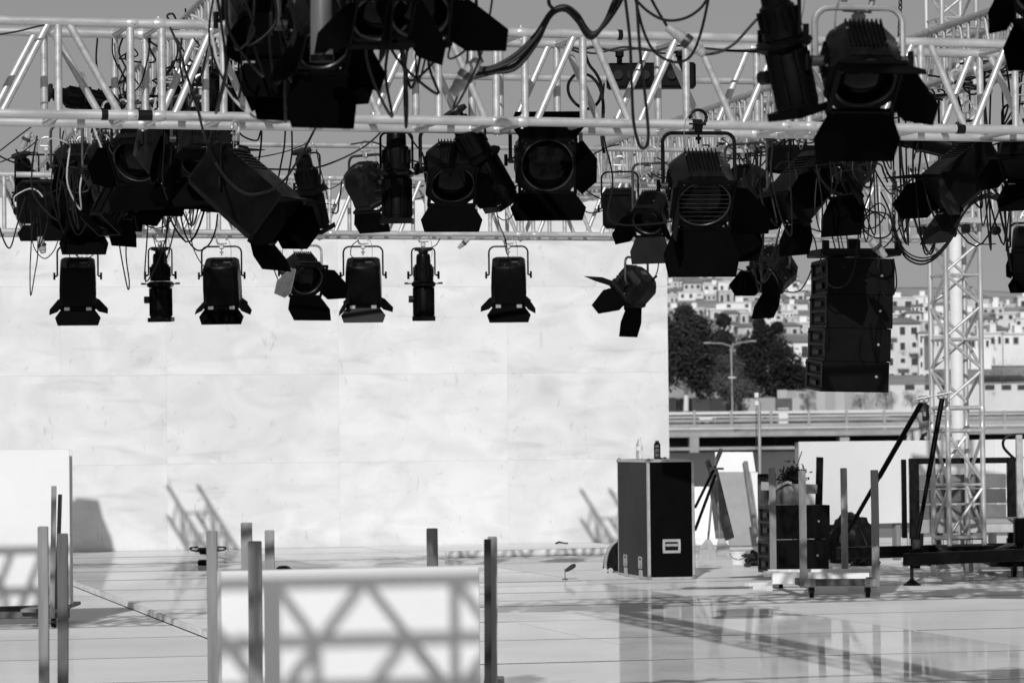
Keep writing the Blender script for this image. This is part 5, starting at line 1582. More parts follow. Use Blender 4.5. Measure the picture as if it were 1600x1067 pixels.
# things on top of the cabinets
zt_ = 2 * (893 - 842) / (FPX / 35.6) + 0.03
pt = at(1225, 778, 35.85)
bk = thing('backpack', 'grey and black backpack lying on the floor speakers', 'backpack', (pt.x, pt.y, zt_))
M = Matrix.Translation((pt.x, pt.y, zt_))
b = MB(); b.loft([[(-0.16, -0.1, 0), (0.15, -0.1, 0), (0.15, 0.12, 0), (-0.16, 0.12, 0)], [(-0.13, -0.1, 0.12), (0.13, -0.1, 0.10), (0.13, 0.12, 0.10), (-0.13, 0.12, 0.12)], [(-0.03, -0.07, 0.22), (0.06, -0.07, 0.20), (0.06, 0.08, 0.20), (-0.03, 0.08, 0.22)]], M); b.build('body', 'dark_steel', bk, smooth=35)
b = MB(); b.poly(spline([(-0.15, -0.11, 0.04), (-0.11, -0.12, 0.14), (-0.05, -0.12, 0.19), (0.02, -0.11, 0.225), (0.07, -0.10, 0.215)], 5), 0.016, 7, M); b.build('strap', 'board_grey', bk)
p = at(1279, 785, 34.0)
plank('black upright board standing behind the speaker pile', 1278, 850, 1281, 714, 36.8, 36.8, 0.03, 0.075, 'black_worn', 'plank', 'black_plank')
plank('grey rail fixed across the black upright board', 1236, 763, 1276, 764, 36.6, 36.7, 0.03, 0.10, 'board_grey', 'plank', 'grey_rail')
plank('pale tag board hanging left of the backpack', 1189, 759, 1209, 760, 36.5, 36.5, 0.02, 0.09, 'board_grey', 'board', 'small_board')
mat('corrugated', 0.09, 0.7, var=0.2, scale=3)
pc0, pc1 = at(1184, 790, 37.3), at(1212, 742, 37.3)
cor = thing('corrugated_sheet', 'dark corrugated sheet upright behind the speaker pile', 'sheet', Vector((pc0.x, pc0.y, 0)))
b = MB()
n_ = 12
ring0, ring1 = [], []
for i in range(n_ + 1):
    x = pc0.x + (pc1.x - pc0.x) * i / n_
    yy = pc0.y + (0.02 if i % 2 else 0)
    ring0.append((x, yy, 0.02)); ring1.append((x, yy, pc1.z))
b.add(ring0 + ring1, [(i, i + 1, n_ + 2 + i, n_ + 1 + i) for i in range(n_)]); b.build('sheet', 'corrugated', cor, smooth=0)
b = MB(); b.box(((pc0.x + pc1.x) / 2, pc0.y - 0.02, pc1.z), (pc1.x - pc0.x, 0.03, 0.03)); b.build('top_rail', 'black_worn', cor)
b = MB(); 
pl = at(1238, 745, 37.4)
shr = thing('potted_shrub', 'small dark leafy plant behind the backpack', 'plant', Vector((pl.x, pl.y, 0)))
b.lathe([(0.09, 0.01), (0.12, 0.25), (0.10, 0.25)], Matrix.Translation((pl.x, pl.y, 0)), 14); b.build('pot', 'dark_steel', shr)
R_ = random.Random(6)
b = MB(); 
for i in range(6):
    b.tube((pl.x, pl.y, 0.24), (pl.x + R_.uniform(-0.1, 0.1), pl.y + R_.uniform(-0.05, 0.05), R_.uniform(0.7, 0.95)), 0.006, 5)
b.tube((pl.x - 0.05, pl.y, 0.8), at(1253, 705, 37.4), 0.006, 5)
b.build('stems', 'bark', shr)
vs, fs = [], []
for i in range(700):
    c = Vector((pl.x + R_.gauss(0, 0.06), pl.y + R_.gauss(0, 0.07), 0.95 + R_.gauss(0, 0.06)))
    u = Vector((R_.gauss(0, 1), R_.gauss(0, 1), R_.gauss(0, 1))).normalized(); v_ = u.orthogonal().normalized()
    k = len(vs); s_ = R_.uniform(0.014, 0.028)
    vs += [c - u * s_ * 1.3, c + v_ * s_ * 0.6, c + u * s_ * 1.3, c - v_ * s_ * 0.6]; fs.append((k, k + 1, k + 2, k + 3))
me = bpy.data.meshes.new('leaves'); me.from_pydata([tuple(p - Vector((pl.x, pl.y, 0))) for p in vs], [], fs); me.materials.append(MATS['leaf_dark'])
o = bpy.data.objects.new('leaves', me); col.objects.link(o); o.parent = shr

def heap(label, px, py, wx, wy, wz, m, seed, name='coat_heap', cat='cloth'):
    p = floor_at(px, py)
    bm2 = bmesh.new(); bmesh.ops.create_icosphere(bm2, subdivisions=4, radius=1)
    off = Vector((seed * 3.1, seed * 1.7, seed))
    for v in bm2.verts:
        d = v.co.copy()
        k = 1 + 0.35 * mnoise.noise(d * 1.8 + off) + 0.2 * mnoise.noise(d * 4.2 + off) + 0.1 * mnoise.noise(d * 10 + off)
        v.co = Vector((d.x * wx * k, d.y * wy * k, max(0.004, d.z * wz * k)))
    me = bpy.data.meshes.new(name); bm2.to_mesh(me); bm2.free()
    me.polygons.foreach_set('use_smooth', [True] * len(me.polygons)); me.materials.append(MATS[m])
    o = bpy.data.objects.new(name, me); col.objects.link(o); o.location = p
    return tag(o, label, cat)
heap('flat dark heap of cloth on the floor between the sack and the tower beams', 1352, 884, 0.16, 0.12, 0.10, 'black_worn', 5)
heap('small dark bundle of straps at the foot of the corrugated sheet', 1180, 884, 0.11, 0.09, 0.13, 'cab_side', 9, 'strap_bundle', 'straps')
for i, (x, y, wd, ht, lab) in enumerate(((1302, 874, 0.22, 0.42, 'black equipment box standing close beside the floor speakers'), (1322, 868, 0.18, 0.30, 'lower black box behind the crumpled sack'))):
    p = floor_at(x, y)
    T = thing('equipment_box', lab, 'box', p)
    M = Matrix.Translation(p) @ Matrix.Rotation(0.2 * i + 0.1, 4, 'Z')
    b = MB(); b.box((0, 0, ht / 2 + 0.004), (wd, 0.26, ht), M, b=0.012); b.build('body', 'cab_side', T)
    b = MB(); b.box((0, -0.135, ht * 0.7), (wd * 0.5, 0.012, 0.03), M, b=0.004); b.build('handle', 'dark_steel', T)
    b = MB(); b.box((0, 0, ht + 0.012), (wd * 1.04, 0.27, 0.02), M, b=0.005); b.build('lid', 'black_worn', T)

# long white partition behind the tower
def partition(label, x0, x1, y0, D0, D1, zbot, legs=True):
    a, c = at(x0, y0, D0), at(x1, y0, D1)
    T = thing('white_partition', label, 'board', Vector(((a.x + c.x) / 2, (a.y + c.y) / 2, zbot)))
    d = Vector((c.x - a.x, c.y - a.y, 0)); L = d.length; d.normalize()
    M = frame_from(Vector((a.x, a.y, zbot)), d, UP.cross(d), UP)
    h_ = a.z - zbot
    n_ = max(1, round(L / 1.22))
    for i in range(n_):
        b = MB(); b.box((L * (i + 0.5) / n_, 0.02, h_ / 2), (L / n_ - 0.004, 0.03, h_), M, b=0.003); b.build('panel', 'board_white', T)
    for i in range(n_ + 1):
        b = MB(); b.box((min(max(L * i / n_, 0.04), L - 0.04), 0.08, h_ / 2 - zbot / 2 + 0.01), (0.06, 0.08, h_ + zbot - 0.03), M); b.build('stud', 'wood', T, smooth=0)
    return T
partition('long white partition standing behind the tower and bare posts', 1250, 1700, 690, 38.2, 40.2, 0.42)
mat('sheet_shaded', 0.14, 0.7, var=0.4, scale=3)  # grey darkened to paint in the shade inside the rack
rk = thing('panel_rack', 'open black frame rack with grey sheets behind the tower', 'rack', floor_at(1500, 880))
DR = 36.2
a, c = at(1420, 716, DR), at(1590, 840, DR)
b = MB(); b.box((a.x + 0.05, DR, (a.z + c.z) / 2), (0.10, 0.10, a.z - c.z), b=0.006); b.build('post', 'black_worn', rk)
b = MB(); b.box((a.x - 0.05, DR + 0.05, (a.z + c.z) / 2), (0.05, 0.08, a.z - c.z - 0.02), b=0.006); b.build('post', 'black_paint', rk)
b = MB(); b.box((c.x - 0.05, DR, (a.z + c.z) / 2), (0.10, 0.10, a.z - c.z), b=0.006); b.build('post', 'black_worn', rk)
b = MB(); b.box(((a.x + c.x) / 2, DR, a.z - 0.03), (c.x - a.x - 0.2, 0.07, 0.06), b=0.006); b.build('top_bar', 'black_worn', rk)
for i, y in enumerate((752, 775, 800, 822)):
    q = at(1500, y, DR)
    b = MB(); b.box(((a.x + c.x) / 2, DR + 0.12, q.z), (c.x - a.x - 0.2, 0.03, 0.145), b=0.003); b.build('sheet', ('sheet_shaded', 'corrugated', 'sheet_shaded', 'board_grey')[i], rk)
for x in (a.x + 0.06, c.x - 0.06):
    b = MB(); b.box((x, DR + 0.05, c.z / 2 + 0.005), (0.09, 0.09, c.z - 0.012)); b.build('leg', 'black_paint', rk, smooth=0)
dk = thing('stage_deck', 'grey low stage deck on legs at the picture edge', 'platform', floor_at(1600, 880))
a, c = at(1500, 808, 35.2), at(1690, 822, 35.6)
b = MB(); b.box(((a.x + c.x) / 2 + 0.1, 35.5, 0.52), (c.x - a.x + 0.2, 0.8, 0.05), b=0.004); b.build('top', 'board_grey', dk)
b = MB(); b.box(((a.x + c.x) / 2 + 0.1, 35.12, 0.45), (c.x - a.x + 0.2, 0.05, 0.09), b=0.004); b.build('side_beam', 'alu_dull', dk)
for x in (a.x + 0.1, a.x + 0.65, c.x):
    for y in (35.17, 35.8):
        rod('leg', Vector((x, y, 0.004)), Vector((x, y, 0.5)), 0.024, 'alu_dull', dk)
# pallet truck handle
ph = thing('pallet_truck', 'upright pallet truck with looped black handle at the picture edge', 'pallet truck', floor_at(1588, 890))
D = 33.9
lp_ = [at(x, y, D) for x, y in ((1596, 716), (1588, 718), (1576, 708), (1568, 698), (1568, 688), (1575, 681), (1588, 679), (1602, 679), (1616, 682), (1622, 692), (1612, 708), (1600, 716))]
b = MB(); b.poly(spline(lp_, 4), 0.014, 8); b.build('handle_loop', 'black_rubber', ph)
q = at(1592, 682, D)
b = MB(); b.box((q.x, D, (q.z + 0.55) / 2 + 0.02), (0.065, 0.05, q.z - 0.55), b=0.006); b.build('mast', 'alu_dull', ph)
b = MB(); b.box((q.x, D, 0.45), (0.12, 0.14, 0.26), b=0.02); b.build('pump', 'black_worn', ph)
for s_ in (-0.07, 0.07):
    b = MB(); b.tube((q.x + s_ - 0.02, D, 0.09), (q.x + s_ + 0.02, D, 0.09), 0.085, 16); b.build('wheel', 'black_rubber', ph)
b = MB(); b.box((q.x, D + 0.02, 0.24), (0.07, 0.07, 0.22), b=0.01); b.build('axle_block', 'black_worn', ph)
for s_ in (-0.2, 0.2):
    b = MB(); b.box((q.x + s_, D + 0.75, 0.14), (0.16, 1.2, 0.06), b=0.01); b.build('fork', 'black_worn', ph)
b = MB(); b.box((q.x, D + 0.15, 0.2), (0.56, 0.1, 0.2), b=0.01); b.build('cross_head', 'black_worn', ph)

# unseen speaker-like block on a pole, added to cast the shadow on the backdrop
sp_ = Vector((-6.27, 38.5, -0.05))
ss = thing('shadow_caster', 'unseen black block on a pole added to cast the backdrop shadow', 'loudspeaker', sp_)
rod('pole', sp_ + UP * 0.02, sp_ + UP * 3.5, 0.02, 'black_paint', ss)
for k in range(3):
    t = rad(90 + 120 * k); rod('leg', sp_ + UP * 0.9, sp_ + Vector((0.6 * math.cos(t), 0.6 * math.sin(t), 0.02)), 0.014, 'black_paint', ss)
b = MB()
pr = [(-0.36, 3.48), (0.13, 3.48), (0.22, 3.74), (0.12, 3.98), (0.06, 4.22), (-0.20, 4.22), (-0.36, 4.10)]
b.loft([[(sp_.x + x, 38.4, z) for x, z in pr], [(sp_.x + x, 38.75, z) for x, z in pr]]); b.build('cabinet', 'cab_black', ss, smooth=20)  # made-up outline that gives the backdrop shadow its shape
# ---------------------------------------------------------------- cables and plugs
def cable(label, pts, D, r=0.006, m='black_rubber', k=6, name='power_cable', jig=0.0):
    """a hanging cable through photo points (x, y[, distance])"""
    P = []
    for q in pts:
        d = q[2] if len(q) > 2 else D
        P.append(at(q[0], q[1], d))
    b = MB(); b.poly(spline(P, k), r, 7)
    return tag(b.build(name, m, loc=P[0]), label, 'cable')
def plug(label, pa, pb, D, r=0.034, Db=None, m='plug_grey'):
    """industrial plug and socket: two ribbed barrels, collar and cable glands"""
    A, B_ = at(pa[0], pa[1], D), at(pb[0], pb[1], Db or D)
    d = B_ - A; L = d.length
    M = Matrix.Translation(A) @ d.to_track_quat('Z', 'Y').to_matrix().to_4x4()
    T = thing('power_plug', label, 'plug', A)
    b = MB(); b.lathe([(r * 0.55, 0), (r * 0.75, L * 0.04), (r * 0.8, L * 0.2), (r * 0.95, L * 0.22), (r * 0.95, L * 0.46)], M, 16); b.build('plug_body', m, T)
    b = MB(); b.lathe([(r * 1.2, L * 0.44), (r * 1.25, L * 0.46), (r * 1.25, L * 0.58), (r * 1.1, L * 0.6)], M, 16)
    b.box((r * 1.25, 0, L * 0.52), (r * 0.5, r * 0.7, L * 0.16), M, b=0.004); b.build('collar', 'dark_steel', T)
    b = MB(); b.lathe([(r * 1.0, L * 0.59), (r * 1.0, L * 0.82), (r * 0.8, L * 0.84), (r * 0.8, L * 0.96), (r * 0.5, L)], M, 16); b.build('socket_body', m, T)
    b = MB()
    for i in range(4):
        z = L * (0.26 + 0.045 * i)
        b.lathe([(r * 0.97, z), (r * 1.04, z + L * 0.008), (r * 1.04, z + L * 0.02), (r * 0.97, z + L * 0.028)], M, 16)
    b.build('ribs', m, T)
    return T
cable('pale grey cable curling down across the nearest truss', [(298, 24), (318, 34), (332, 62), (340, 98), (356, 140), (382, 172), (416, 191), (448, 189), (474, 170), (496, 138), (518, 102), (538, 62)], 14.5, 0.0065, 'cable_grey')
plug('grey plug hanging at the upper end of the pale cable', (536, 60), (570, -12), 14.4, 0.022)
cable('long black cable looping from the truss joint over the big box lamp', [(266, 44, 20.9), (278, 72, 20.4), (292, 118, 20), (308, 168, 20), (322, 220, 20.5), (345, 268, 20.5), (378, 300, 20.5), (408, 302, 20.5), (440, 286, 20.5), (466, 250, 20.8), (488, 210, 21), (512, 160, 21)], 20, 0.0075)
cable('thin double cable hanging lowest at the cluttered end', [(48, 328), (49, 372), (47, 420), (48, 462), (54, 430), (59, 396), (58, 340)], 31.0, 0.0055)
cable('narrow cable loop hanging between the first two far row lamps', [(184, 352), (187, 385), (194, 425), (200, 452), (202, 440), (197, 400), (199, 360), (206, 300)], 29.6, 0.006)
cable('round cable loop hanging under the far truss near the boxy lamp', [(280, 305), (283, 340), (292, 372), (308, 391), (325, 384), (336, 362), (340, 335)], 28, 0.007)
cable('cable sagging from the loop down to a boxy far row lamp', [(290, 330), (298, 370), (303, 390), (312, 408), (322, 420)], 32, 0.005)
cable('wide shallow cable arc under the crowded cluster', [(208, 290), (212, 326), (226, 350), (246, 357), (264, 348), (272, 325), (273, 300)], 28.5, 0.006)
cable('cable dropping from the cluster behind the first profile lamp', [(235, 355), (240, 372), (246, 398)], 34, 0.005)
cable('thin cable loop across the face of the first boxy far row lamp', [(100, 345), (106, 375), (118, 398), (134, 404), (150, 392), (166, 350)], 31.5, 0.005)
cable('cable loop lying over the rear of the first boxy spotlight', [(106, 388), (112, 410), (126, 434), (131, 420), (128, 400)], 33.6, 0.0045)
cable('knotted cable bundle strand hanging at the cluster corner', [(150, 290), (160, 315), (178, 330), (188, 318), (180, 300), (165, 310), (172, 345), (168, 365)], 28.4, 0.006)
cable('second strand of the knotted cable bundle', [(162, 280), (186, 300), (190, 330), (170, 342), (158, 330), (168, 310), (190, 312)], 28.3, 0.006)
cable('straight cable falling through the cluster to the far truss', [(206, 205), (207, 250), (205, 300), (210, 340), (216, 362)], 27, 0.006)
cable('pale-edged cable falling down before the cluster lamps', [(258, 205), (256, 240), (254, 285), (262, 312)], 24.5, 0.006)
cable('twin cable falling beside the pale-edged one', [(273, 205), (269, 235), (264, 270), (258, 296)], 24.5, 0.005)
cable('thin cable slung from the near truss to the sky side at far left', [(0, 236), (40, 205), (62, 190), (90, 176)], 24, 0.005)
cable('second thin cable slung to the sky at far left', [(0, 254), (28, 242), (46, 230), (60, 218)], 25, 0.005)
cable('black cable tucked under the top chord at far left', [(-5, 55), (25, 50), (50, 44), (62, 41), (70, 40)], 21.2, 0.006)
cable('cable running level below the near truss to the upright lamp', [(386, 263), (440, 265), (490, 263), (530, 250), (565, 232), (588, 214), (600, 200)], 25, 0.007)
cable('thin cable rising from the large box lamp to the pipe clamp', [(372, 248), (410, 245), (450, 236), (480, 224)], 27, 0.005)
cable('upright cable falling from the near truss left of the profile lamp', [(446, 200), (444, 230), (438, 262), (434, 284)], 22.6, 0.006)
cable('second upright cable falling beside the slanting lamp', [(456, 205), (456, 240), (450, 275), (446, 292)], 22.6, 0.006)
cable('slanting cable hooked under the near truss over the box lamp', [(410, 192), (406, 210), (400, 220), (378, 212), (364, 192)], 22.4, 0.006)
cable('cable from the pipe past the short profile lamp', [(494, 234), (500, 262), (508, 292), (512, 312)], 30, 0.005)
cable('cable draped from the profile lamp to the dusty lamp', [(514, 296), (530, 288), (542, 272), (560, 256)], 30, 0.005)
cable('cable at the top of the upright profile lamp', [(548, 226), (580, 222), (600, 230), (606, 240)], 24, 0.006)
cable('cable crossing behind the fresnel lamp knobs', [(640, 250), (664, 258), (678, 274), (690, 292)], 23.4, 0.006)
cable('cable falling from the truss to the lamp with facing lens', [(636, 206), (648, 225), (660, 240), (664, 262)], 23.0, 0.006)
cable('coiled cable ring hanging by the lamp with facing lens', [(776, 330), (782, 318), (790, 316), (798, 322), (801, 334), (796, 342), (786, 344), (778, 338), (776, 330), (780, 350), (790, 375), (792, 392)], 30, 0.005)
# thick bundle at the top centre
for i, (o, lb) in enumerate((((0, 0), 'thick black cable of the bundle swinging across the top centre'), ((-5, 6), 'second thick cable in the top centre bundle'), ((5, -5), 'third thick cable in the top centre bundle'), ((-2, 11), 'lowest strand of the top centre bundle'))):
    cable(lb, [(738 + o[0], 112 + o[1]), (770, 108 + o[1] * 0.6), (806, 92 + o[1] * 1.4), (838, 58 + o[1]), (860, 22 + o[1] * 0.4), (882, 12 + o[1] * 0.4), (902, 26 + o[1] * 0.7), (916, 48 + o[1] * 0.7), (928, 54 + o[1] * 0.4), (946, 36 + o[0] * 0.5), (962 + o[0], 8), (972 + o[0], -14)], 14.0 + 0.03 * i, 0.0085)
cable('cable hanging straight down into the top centre bundle', [(858, -10), (858, 6), (866, 16)], 14, 0.008)
cable('thin cable hanging beside the tilted square flap', [(744, -10), (745, 30), (748, 80), (754, 98)], 13.8, 0.007)
plug('grey ribbed plug swinging below the tilted flap', (706, 148), (748, 92), 13.7, 0.028)
cable('long narrow cable loop hanging before the nearest truss', [(976, -10), (984, 60), (987, 130), (990, 190), (998, 224), (1006, 232), (1013, 216), (1009, 160), (1000, 80), (994, -10)], 13.6, 0.0065)
cable('shallow cable swag at the top right of centre', [(988, -6), (1012, 18), (1040, 32), (1070, 29), (1094, 14), (1108, -6)], 13.6, 0.006)
cable('deep cable loop reaching down to the near truss braces', [(992, -6), (1004, 44), (1020, 78), (1042, 94), (1064, 97), (1082, 84), (1096, 48), (1108, -6)], 13.7, 0.006)
cable('cable running in to the plug right of top centre', [(1014, -8), (1028, 18), (1044, 44)], 14, 0.006)
plug('grey plug and socket lying slantwise before the nearest truss', (1042, 42), (1102, 86), 14.0, 0.024)
cable('cable leaving the slantwise plug toward the long profile lamp', [(1100, 86), (1124, 82), (1146, 70), (1160, 56), (1176, 38), (1204, 8)], 14, 0.006)
cable('cable lying on the top chord of the nearest truss', [(676, 44), (700, 44), (730, 42), (752, 44), (764, 52)], 22.0, 0.007)
cable('cable wound along the inner top chord of the nearest truss', [(880, 70), (905, 82), (925, 74), (960, 80), (1000, 76), (1040, 84), (1090, 76), (1150, 80), (1200, 76)], 22.9, 0.008)
cable('second cable wound along the inner top chord', [(870, 66), (900, 76), (930, 84), (975, 74), (1020, 80), (1060, 72), (1120, 78), (1190, 82)], 22.8, 0.007)
cable('round cable coil hanging inside the nearest truss', [(912, 76), (920, 100), (932, 116), (940, 136), (936, 158), (922, 170), (904, 166), (890, 150), (888, 132), (898, 118), (912, 116), (926, 122), (938, 140), (943, 170), (940, 210), (944, 240)], 23.6, 0.011)
cable('cable hanging through both trusses right of the facing lens', [(944, 130), (941, 180), (945, 222), (955, 262), (957, 292), (950, 330), (956, 346), (980, 352), (1020, 350), (1050, 346)], 26, 0.007)
cable('cable running from the lamp leaf up to the slanting truss', [(912, 250), (930, 240), (950, 230), (968, 226)], 27, 0.006)
# right side
for i, (o, lb) in enumerate(((0, 'thick black cable sagging from the slanting lamps to the tower'), (5, 'second cable sagging in front of the tower'), (-5, 'third cable sagging in front of the tower'))):
    cable(lb, [(1396, 340 + o), (1400, 366 + o), (1414, 396 + o), (1438, 408 + o), (1462, 400 + o * 0.6), (1486, 372 + o * 0.5), (1502, 340), (1520, 316 + o * 0.5), (1545, 306 + o * 0.6), (1580, 316 + o), (1606, 300 + o)], 27.0 + 0.05 * i, 0.009 - 0.0015 * i)
cable('thin cable crossing in front of the tower sleeve', [(1458, 304), (1480, 330), (1506, 358), (1530, 380), (1556, 381)], 27.5, 0.005)
cable('cable hanging at the side of the chain over the speaker stack', [(1360, 300), (1350, 330), (1352, 356), (1372, 352), (1384, 330), (1372, 318), (1350, 340), (1344, 372)], 27.0, 0.006)
cable('knot of cable over the speaker stack', [(1342, 320), (1360, 330), (1386, 335), (1394, 352), (1388, 368), (1370, 372), (1352, 362), (1350, 345), (1366, 332), (1384, 342)], 26.9, 0.007)
cable('second loop of the cable knot over the speaker stack', [(1376, 300), (1390, 330), (1396, 360), (1406, 376)], 26.9, 0.007)
plug('pale plug hanging on the front of the speaker stack', (1384, 402), (1358, 372), 26.6, 0.034)
cable('cable loop hanging over the left of the speaker stack', [(1282, 400), (1286, 430), (1302, 449), (1322, 444), (1334, 420), (1340, 380), (1342, 355)], 27.0, 0.006)
cable('cable loop hanging over the right of the speaker stack', [(1374, 404), (1371, 430), (1378, 456), (1390, 466), (1400, 450), (1400, 428), (1396, 404)], 27.0, 0.006)
cable('bundle falling from the slanting lamps to the hillside lamp', [(1254, 310), (1256, 340), (1258, 358), (1246, 378), (1232, 396), (1214, 418), (1190, 432)], 30, 0.009)
cable('branch cable leaving the bundle toward the speaker stack', [(1258, 354), (1290, 364), (1330, 366), (1358, 360)], 30, 0.007)
cable('branch cable hanging from the bundle to the speaker frame', [(1262, 358), (1272, 372), (1277, 396)], 29, 0.006)
cable('cable hanging from the hillside lamp to the speaker stack', [(1224, 455), (1246, 456), (1260, 440), (1272, 410)], 30, 0.006)
cable('cable across the yoke of the hillside lamp', [(1150, 420), (1170, 424), (1190, 418), (1214, 404), (1236, 390)], 33, 0.006)
cable('cable hanging beside the lamp with wide-spread leaves', [(1030, 360), (1030, 396), (1028, 420), (1024, 432)], 33, 0.006)
cable('short cable arc over the grey-flapped boxy lamp', [(560, 376), (550, 384), (548, 398), (554, 404)], 34, 0.005)
cable('cable arc over the second profile lamp', [(688, 372), (680, 384), (664, 390), (652, 400)], 34, 0.005)
cable('cable arc over the lone boxy lamp', [(789, 372), (790, 390), (796, 404), (802, 416)], 34, 0.005)
cable('cable from the far truss to the lamp with pale leaf', [(421, 396), (426, 415), (434, 436), (441, 450)], 34, 0.006)
plug('small pale plug hung under the far truss', (716, 388), (734, 372), 34.2, 0.022)
plug('grey plug hanging at the bottom of the crowded cluster', (62, 370), (68, 396), 30.8, 0.034)
plug('grey plug high on the sky side of the crowded cluster', (34, 232), (47, 205), 26.5, 0.028)
cable('cable looped round the plug under the cluster', [(54, 340), (50, 370), (56, 392), (70, 404), (84, 392), (92, 372)], 30.9, 0.005)
# clutter wound along the running trusses
rc = random.Random(17)
def clutter(label, A, a, n, D0, D1, z0, z1, r, s0=0.0, s1=0.4):
    P = []
    k = int((D1 - D0) / 0.22)
    for i in range(k + 1):
        D = D0 + (D1 - D0) * i / k
        t = (D - A.y) / a.y
        P.append(A + a * t + n * rc.uniform(s0, s1) + UP * rc.uniform(z0, z1))
    b = MB(); b.poly(spline(P, 4), r, 6)
    return tag(b.build('power_cable', 'black_rubber' if rc.random() < 0.75 else 'cable_grey', loc=P[0]), label, 'cable')
for i, wd in enumerate(('first', 'second', 'third', 'fourth', 'fifth', 'sixth', 'seventh', 'eighth')):
    clutter(wd + ' cable wound along the cluttered running truss', La, aL, nL, 23.4 + 0.6 * (i % 3), 37 - (i % 4), -0.12, 0.16, 0.008, -0.08, 0.5)
for i, wd in enumerate(('first', 'second', 'third', 'fourth', 'fifth')):
    clutter(wd + ' cable wound along the dull slanting truss', Ra, aR, nR, 24.4 + 0.6 * (i % 3), 35 - (i % 4), -0.10, 0.10, 0.008, -0.05, 0.42)
# dimmer strip box hung inside the nearest truss
bx = thing('dimmer_bar', 'long black power strip box hanging inside the nearest truss', 'power box', at(1020, 118, 24.4))
a, c = at(948, 98, 24.6), at(1088, 136, 24.6)
b = MB(); b.box(((a.x + c.x) / 2, 24.7, (a.z + c.z) / 2), (c.x - a.x, 0.16, a.z - c.z), b=0.015); hb = b.build('housing', 'black_paint', bx)
for i in range(6):
    q = at(966 + i * 21, 117, 24.6)
    b = MB(); b.tube((q.x, 24.60, q.z), (q.x, 24.64, q.z), 0.034, 14); b.build('socket', 'black_rubber', hb)
for x in (968, 1062):
    p, q = at(x, 100, 24.7), at(x, 84, 24.7)
    b = MB(); b.tube(p, q, 0.02, 8); b.box(q, (0.06, 0.06, 0.06), b=0.01); b.build('bracket', 'black_paint', bx)

# tangles: many alike black cables slung between clamps
def sling(label, group, P, Q, sag, r, m='black_rubber'):
    d = Q - P
    pts = [P, P + d * 0.12 - UP * sag * 0.55 + Vector((rc.uniform(-0.05, 0.05), rc.uniform(-0.05, 0.05), 0)), P + d * 0.45 - UP * sag + Vector((rc.uniform(-0.1, 0.1), rc.uniform(-0.1, 0.1), 0)),
           P + d * 0.85 - UP * sag * 0.6 + Vector((rc.uniform(-0.05, 0.05), 0, 0)), Q]
    b = MB(); b.poly(spline(pts, 6), r, 6)
    return tag(b.build('power_cable', m, loc=P), label, 'cable', group)
for i in range(40):
    D = 23.6 + 9.9 * (i + rc.random()) / 40
    A = on_run(La, aL, nL, D, rc.uniform(-0.1, 0.5), rc.uniform(-0.05, 0.42))
    B_ = on_run(La, aL, nL, D + rc.uniform(-1.2, 1.2), rc.uniform(-0.15, 0.6), rc.uniform(-0.05, 0.42))
    sling(NUM[i] + ' thin cable from the near end in the tangle over the crowded lamps', 'tangled cables of the cluttered truss', A, B_, rc.choice((0.15, 0.3, 0.4, 0.5, 0.7, 0.9, 1.25)), rc.uniform(0.006, 0.009), 'black_rubber' if i % 9 else 'cable_grey')
for i in range(28):
    D = 24.2 + 7.8 * (i + rc.random()) / 28
    A = on_run(Ra, aR, nR, D, rc.uniform(-0.1, 0.5), rc.uniform(-0.05, 0.1))
    B_ = on_run(Ra, aR, nR, D + rc.uniform(-1.2, 1.2), rc.uniform(-0.15, 0.6), rc.uniform(-0.05, 0.1))
    sling(NUM[i] + ' thin cable from the near end in the tangle under the slanting truss', 'tangled cables of the slanting truss', A, B_, rc.choice((0.3, 0.5, 0.8, 1.1, 1.3)), rc.uniform(0.006, 0.009))
for i in range(26):
    x0_, x1_ = 330 + 420 * (i + rc.random()) / 26, 0
    x1_ = x0_ + rc.uniform(-90, 90)
    A, B_ = at(x0_, rc.uniform(-45, 5), 13.2 + rc.uniform(-0.3, 1)), at(x1_, rc.uniform(-45, 30), 13.2 + rc.uniform(-0.3, 1))
    sling(NUM[i] + ' thin cable from the left drooping among the nearest lamps in the top corner', 'cables drooping in the top corner', A, B_, rc.choice((0.15, 0.25, 0.36, 0.5)), rc.uniform(0.0045, 0.007), 'black_rubber')
# pipe clamps left on the running trusses
def pipe_clamp(label, group, p, s_=1.0):
    M = Matrix.Translation(p) @ Matrix.Rotation(rc.uniform(0, 6.28), 4, 'Z') @ Matrix.Rotation(rc.uniform(-0.5, 0.5), 4, 'X')
    T = thing('pipe_clamp', label, 'clamp', p, group)
    pts = [(0.036 * s_ * math.sin(t), 0, 0.036 * s_ * math.cos(t)) for t in [rad(-160 + 40 * i) for i in range(9)]]
    b = MB(); b.poly(pts, 0.012 * s_, 6, M); b.box((0, 0, -0.06 * s_), (0.05 * s_, 0.05 * s_, 0.03 * s_), M, b=0.005); b.build('jaw', 'alu', T)
    b = MB(); b.tube((0.05 * s_, 0, 0.05 * s_), (0.05 * s_, 0, -0.05 * s_), 0.008 * s_, 6, M); b.box((0.05 * s_, 0, -0.06 * s_), (0.05 * s_, 0.012 * s_, 0.02 * s_), M); b.build('wing_bolt', 'steel', T)
for i in range(34):
    D = 23.4 + 10.6 * (i + rc.random()) / 34
    pipe_clamp(NUM[i] + ' bright pipe clamp from the near end of the cluttered running truss', 'clamps on the cluttered truss', on_run(La, aL, nL, D, rc.choice((0.0, 0.4)), rc.choice((0.0, 0.0, 0.4))), rc.uniform(0.9, 1.5))
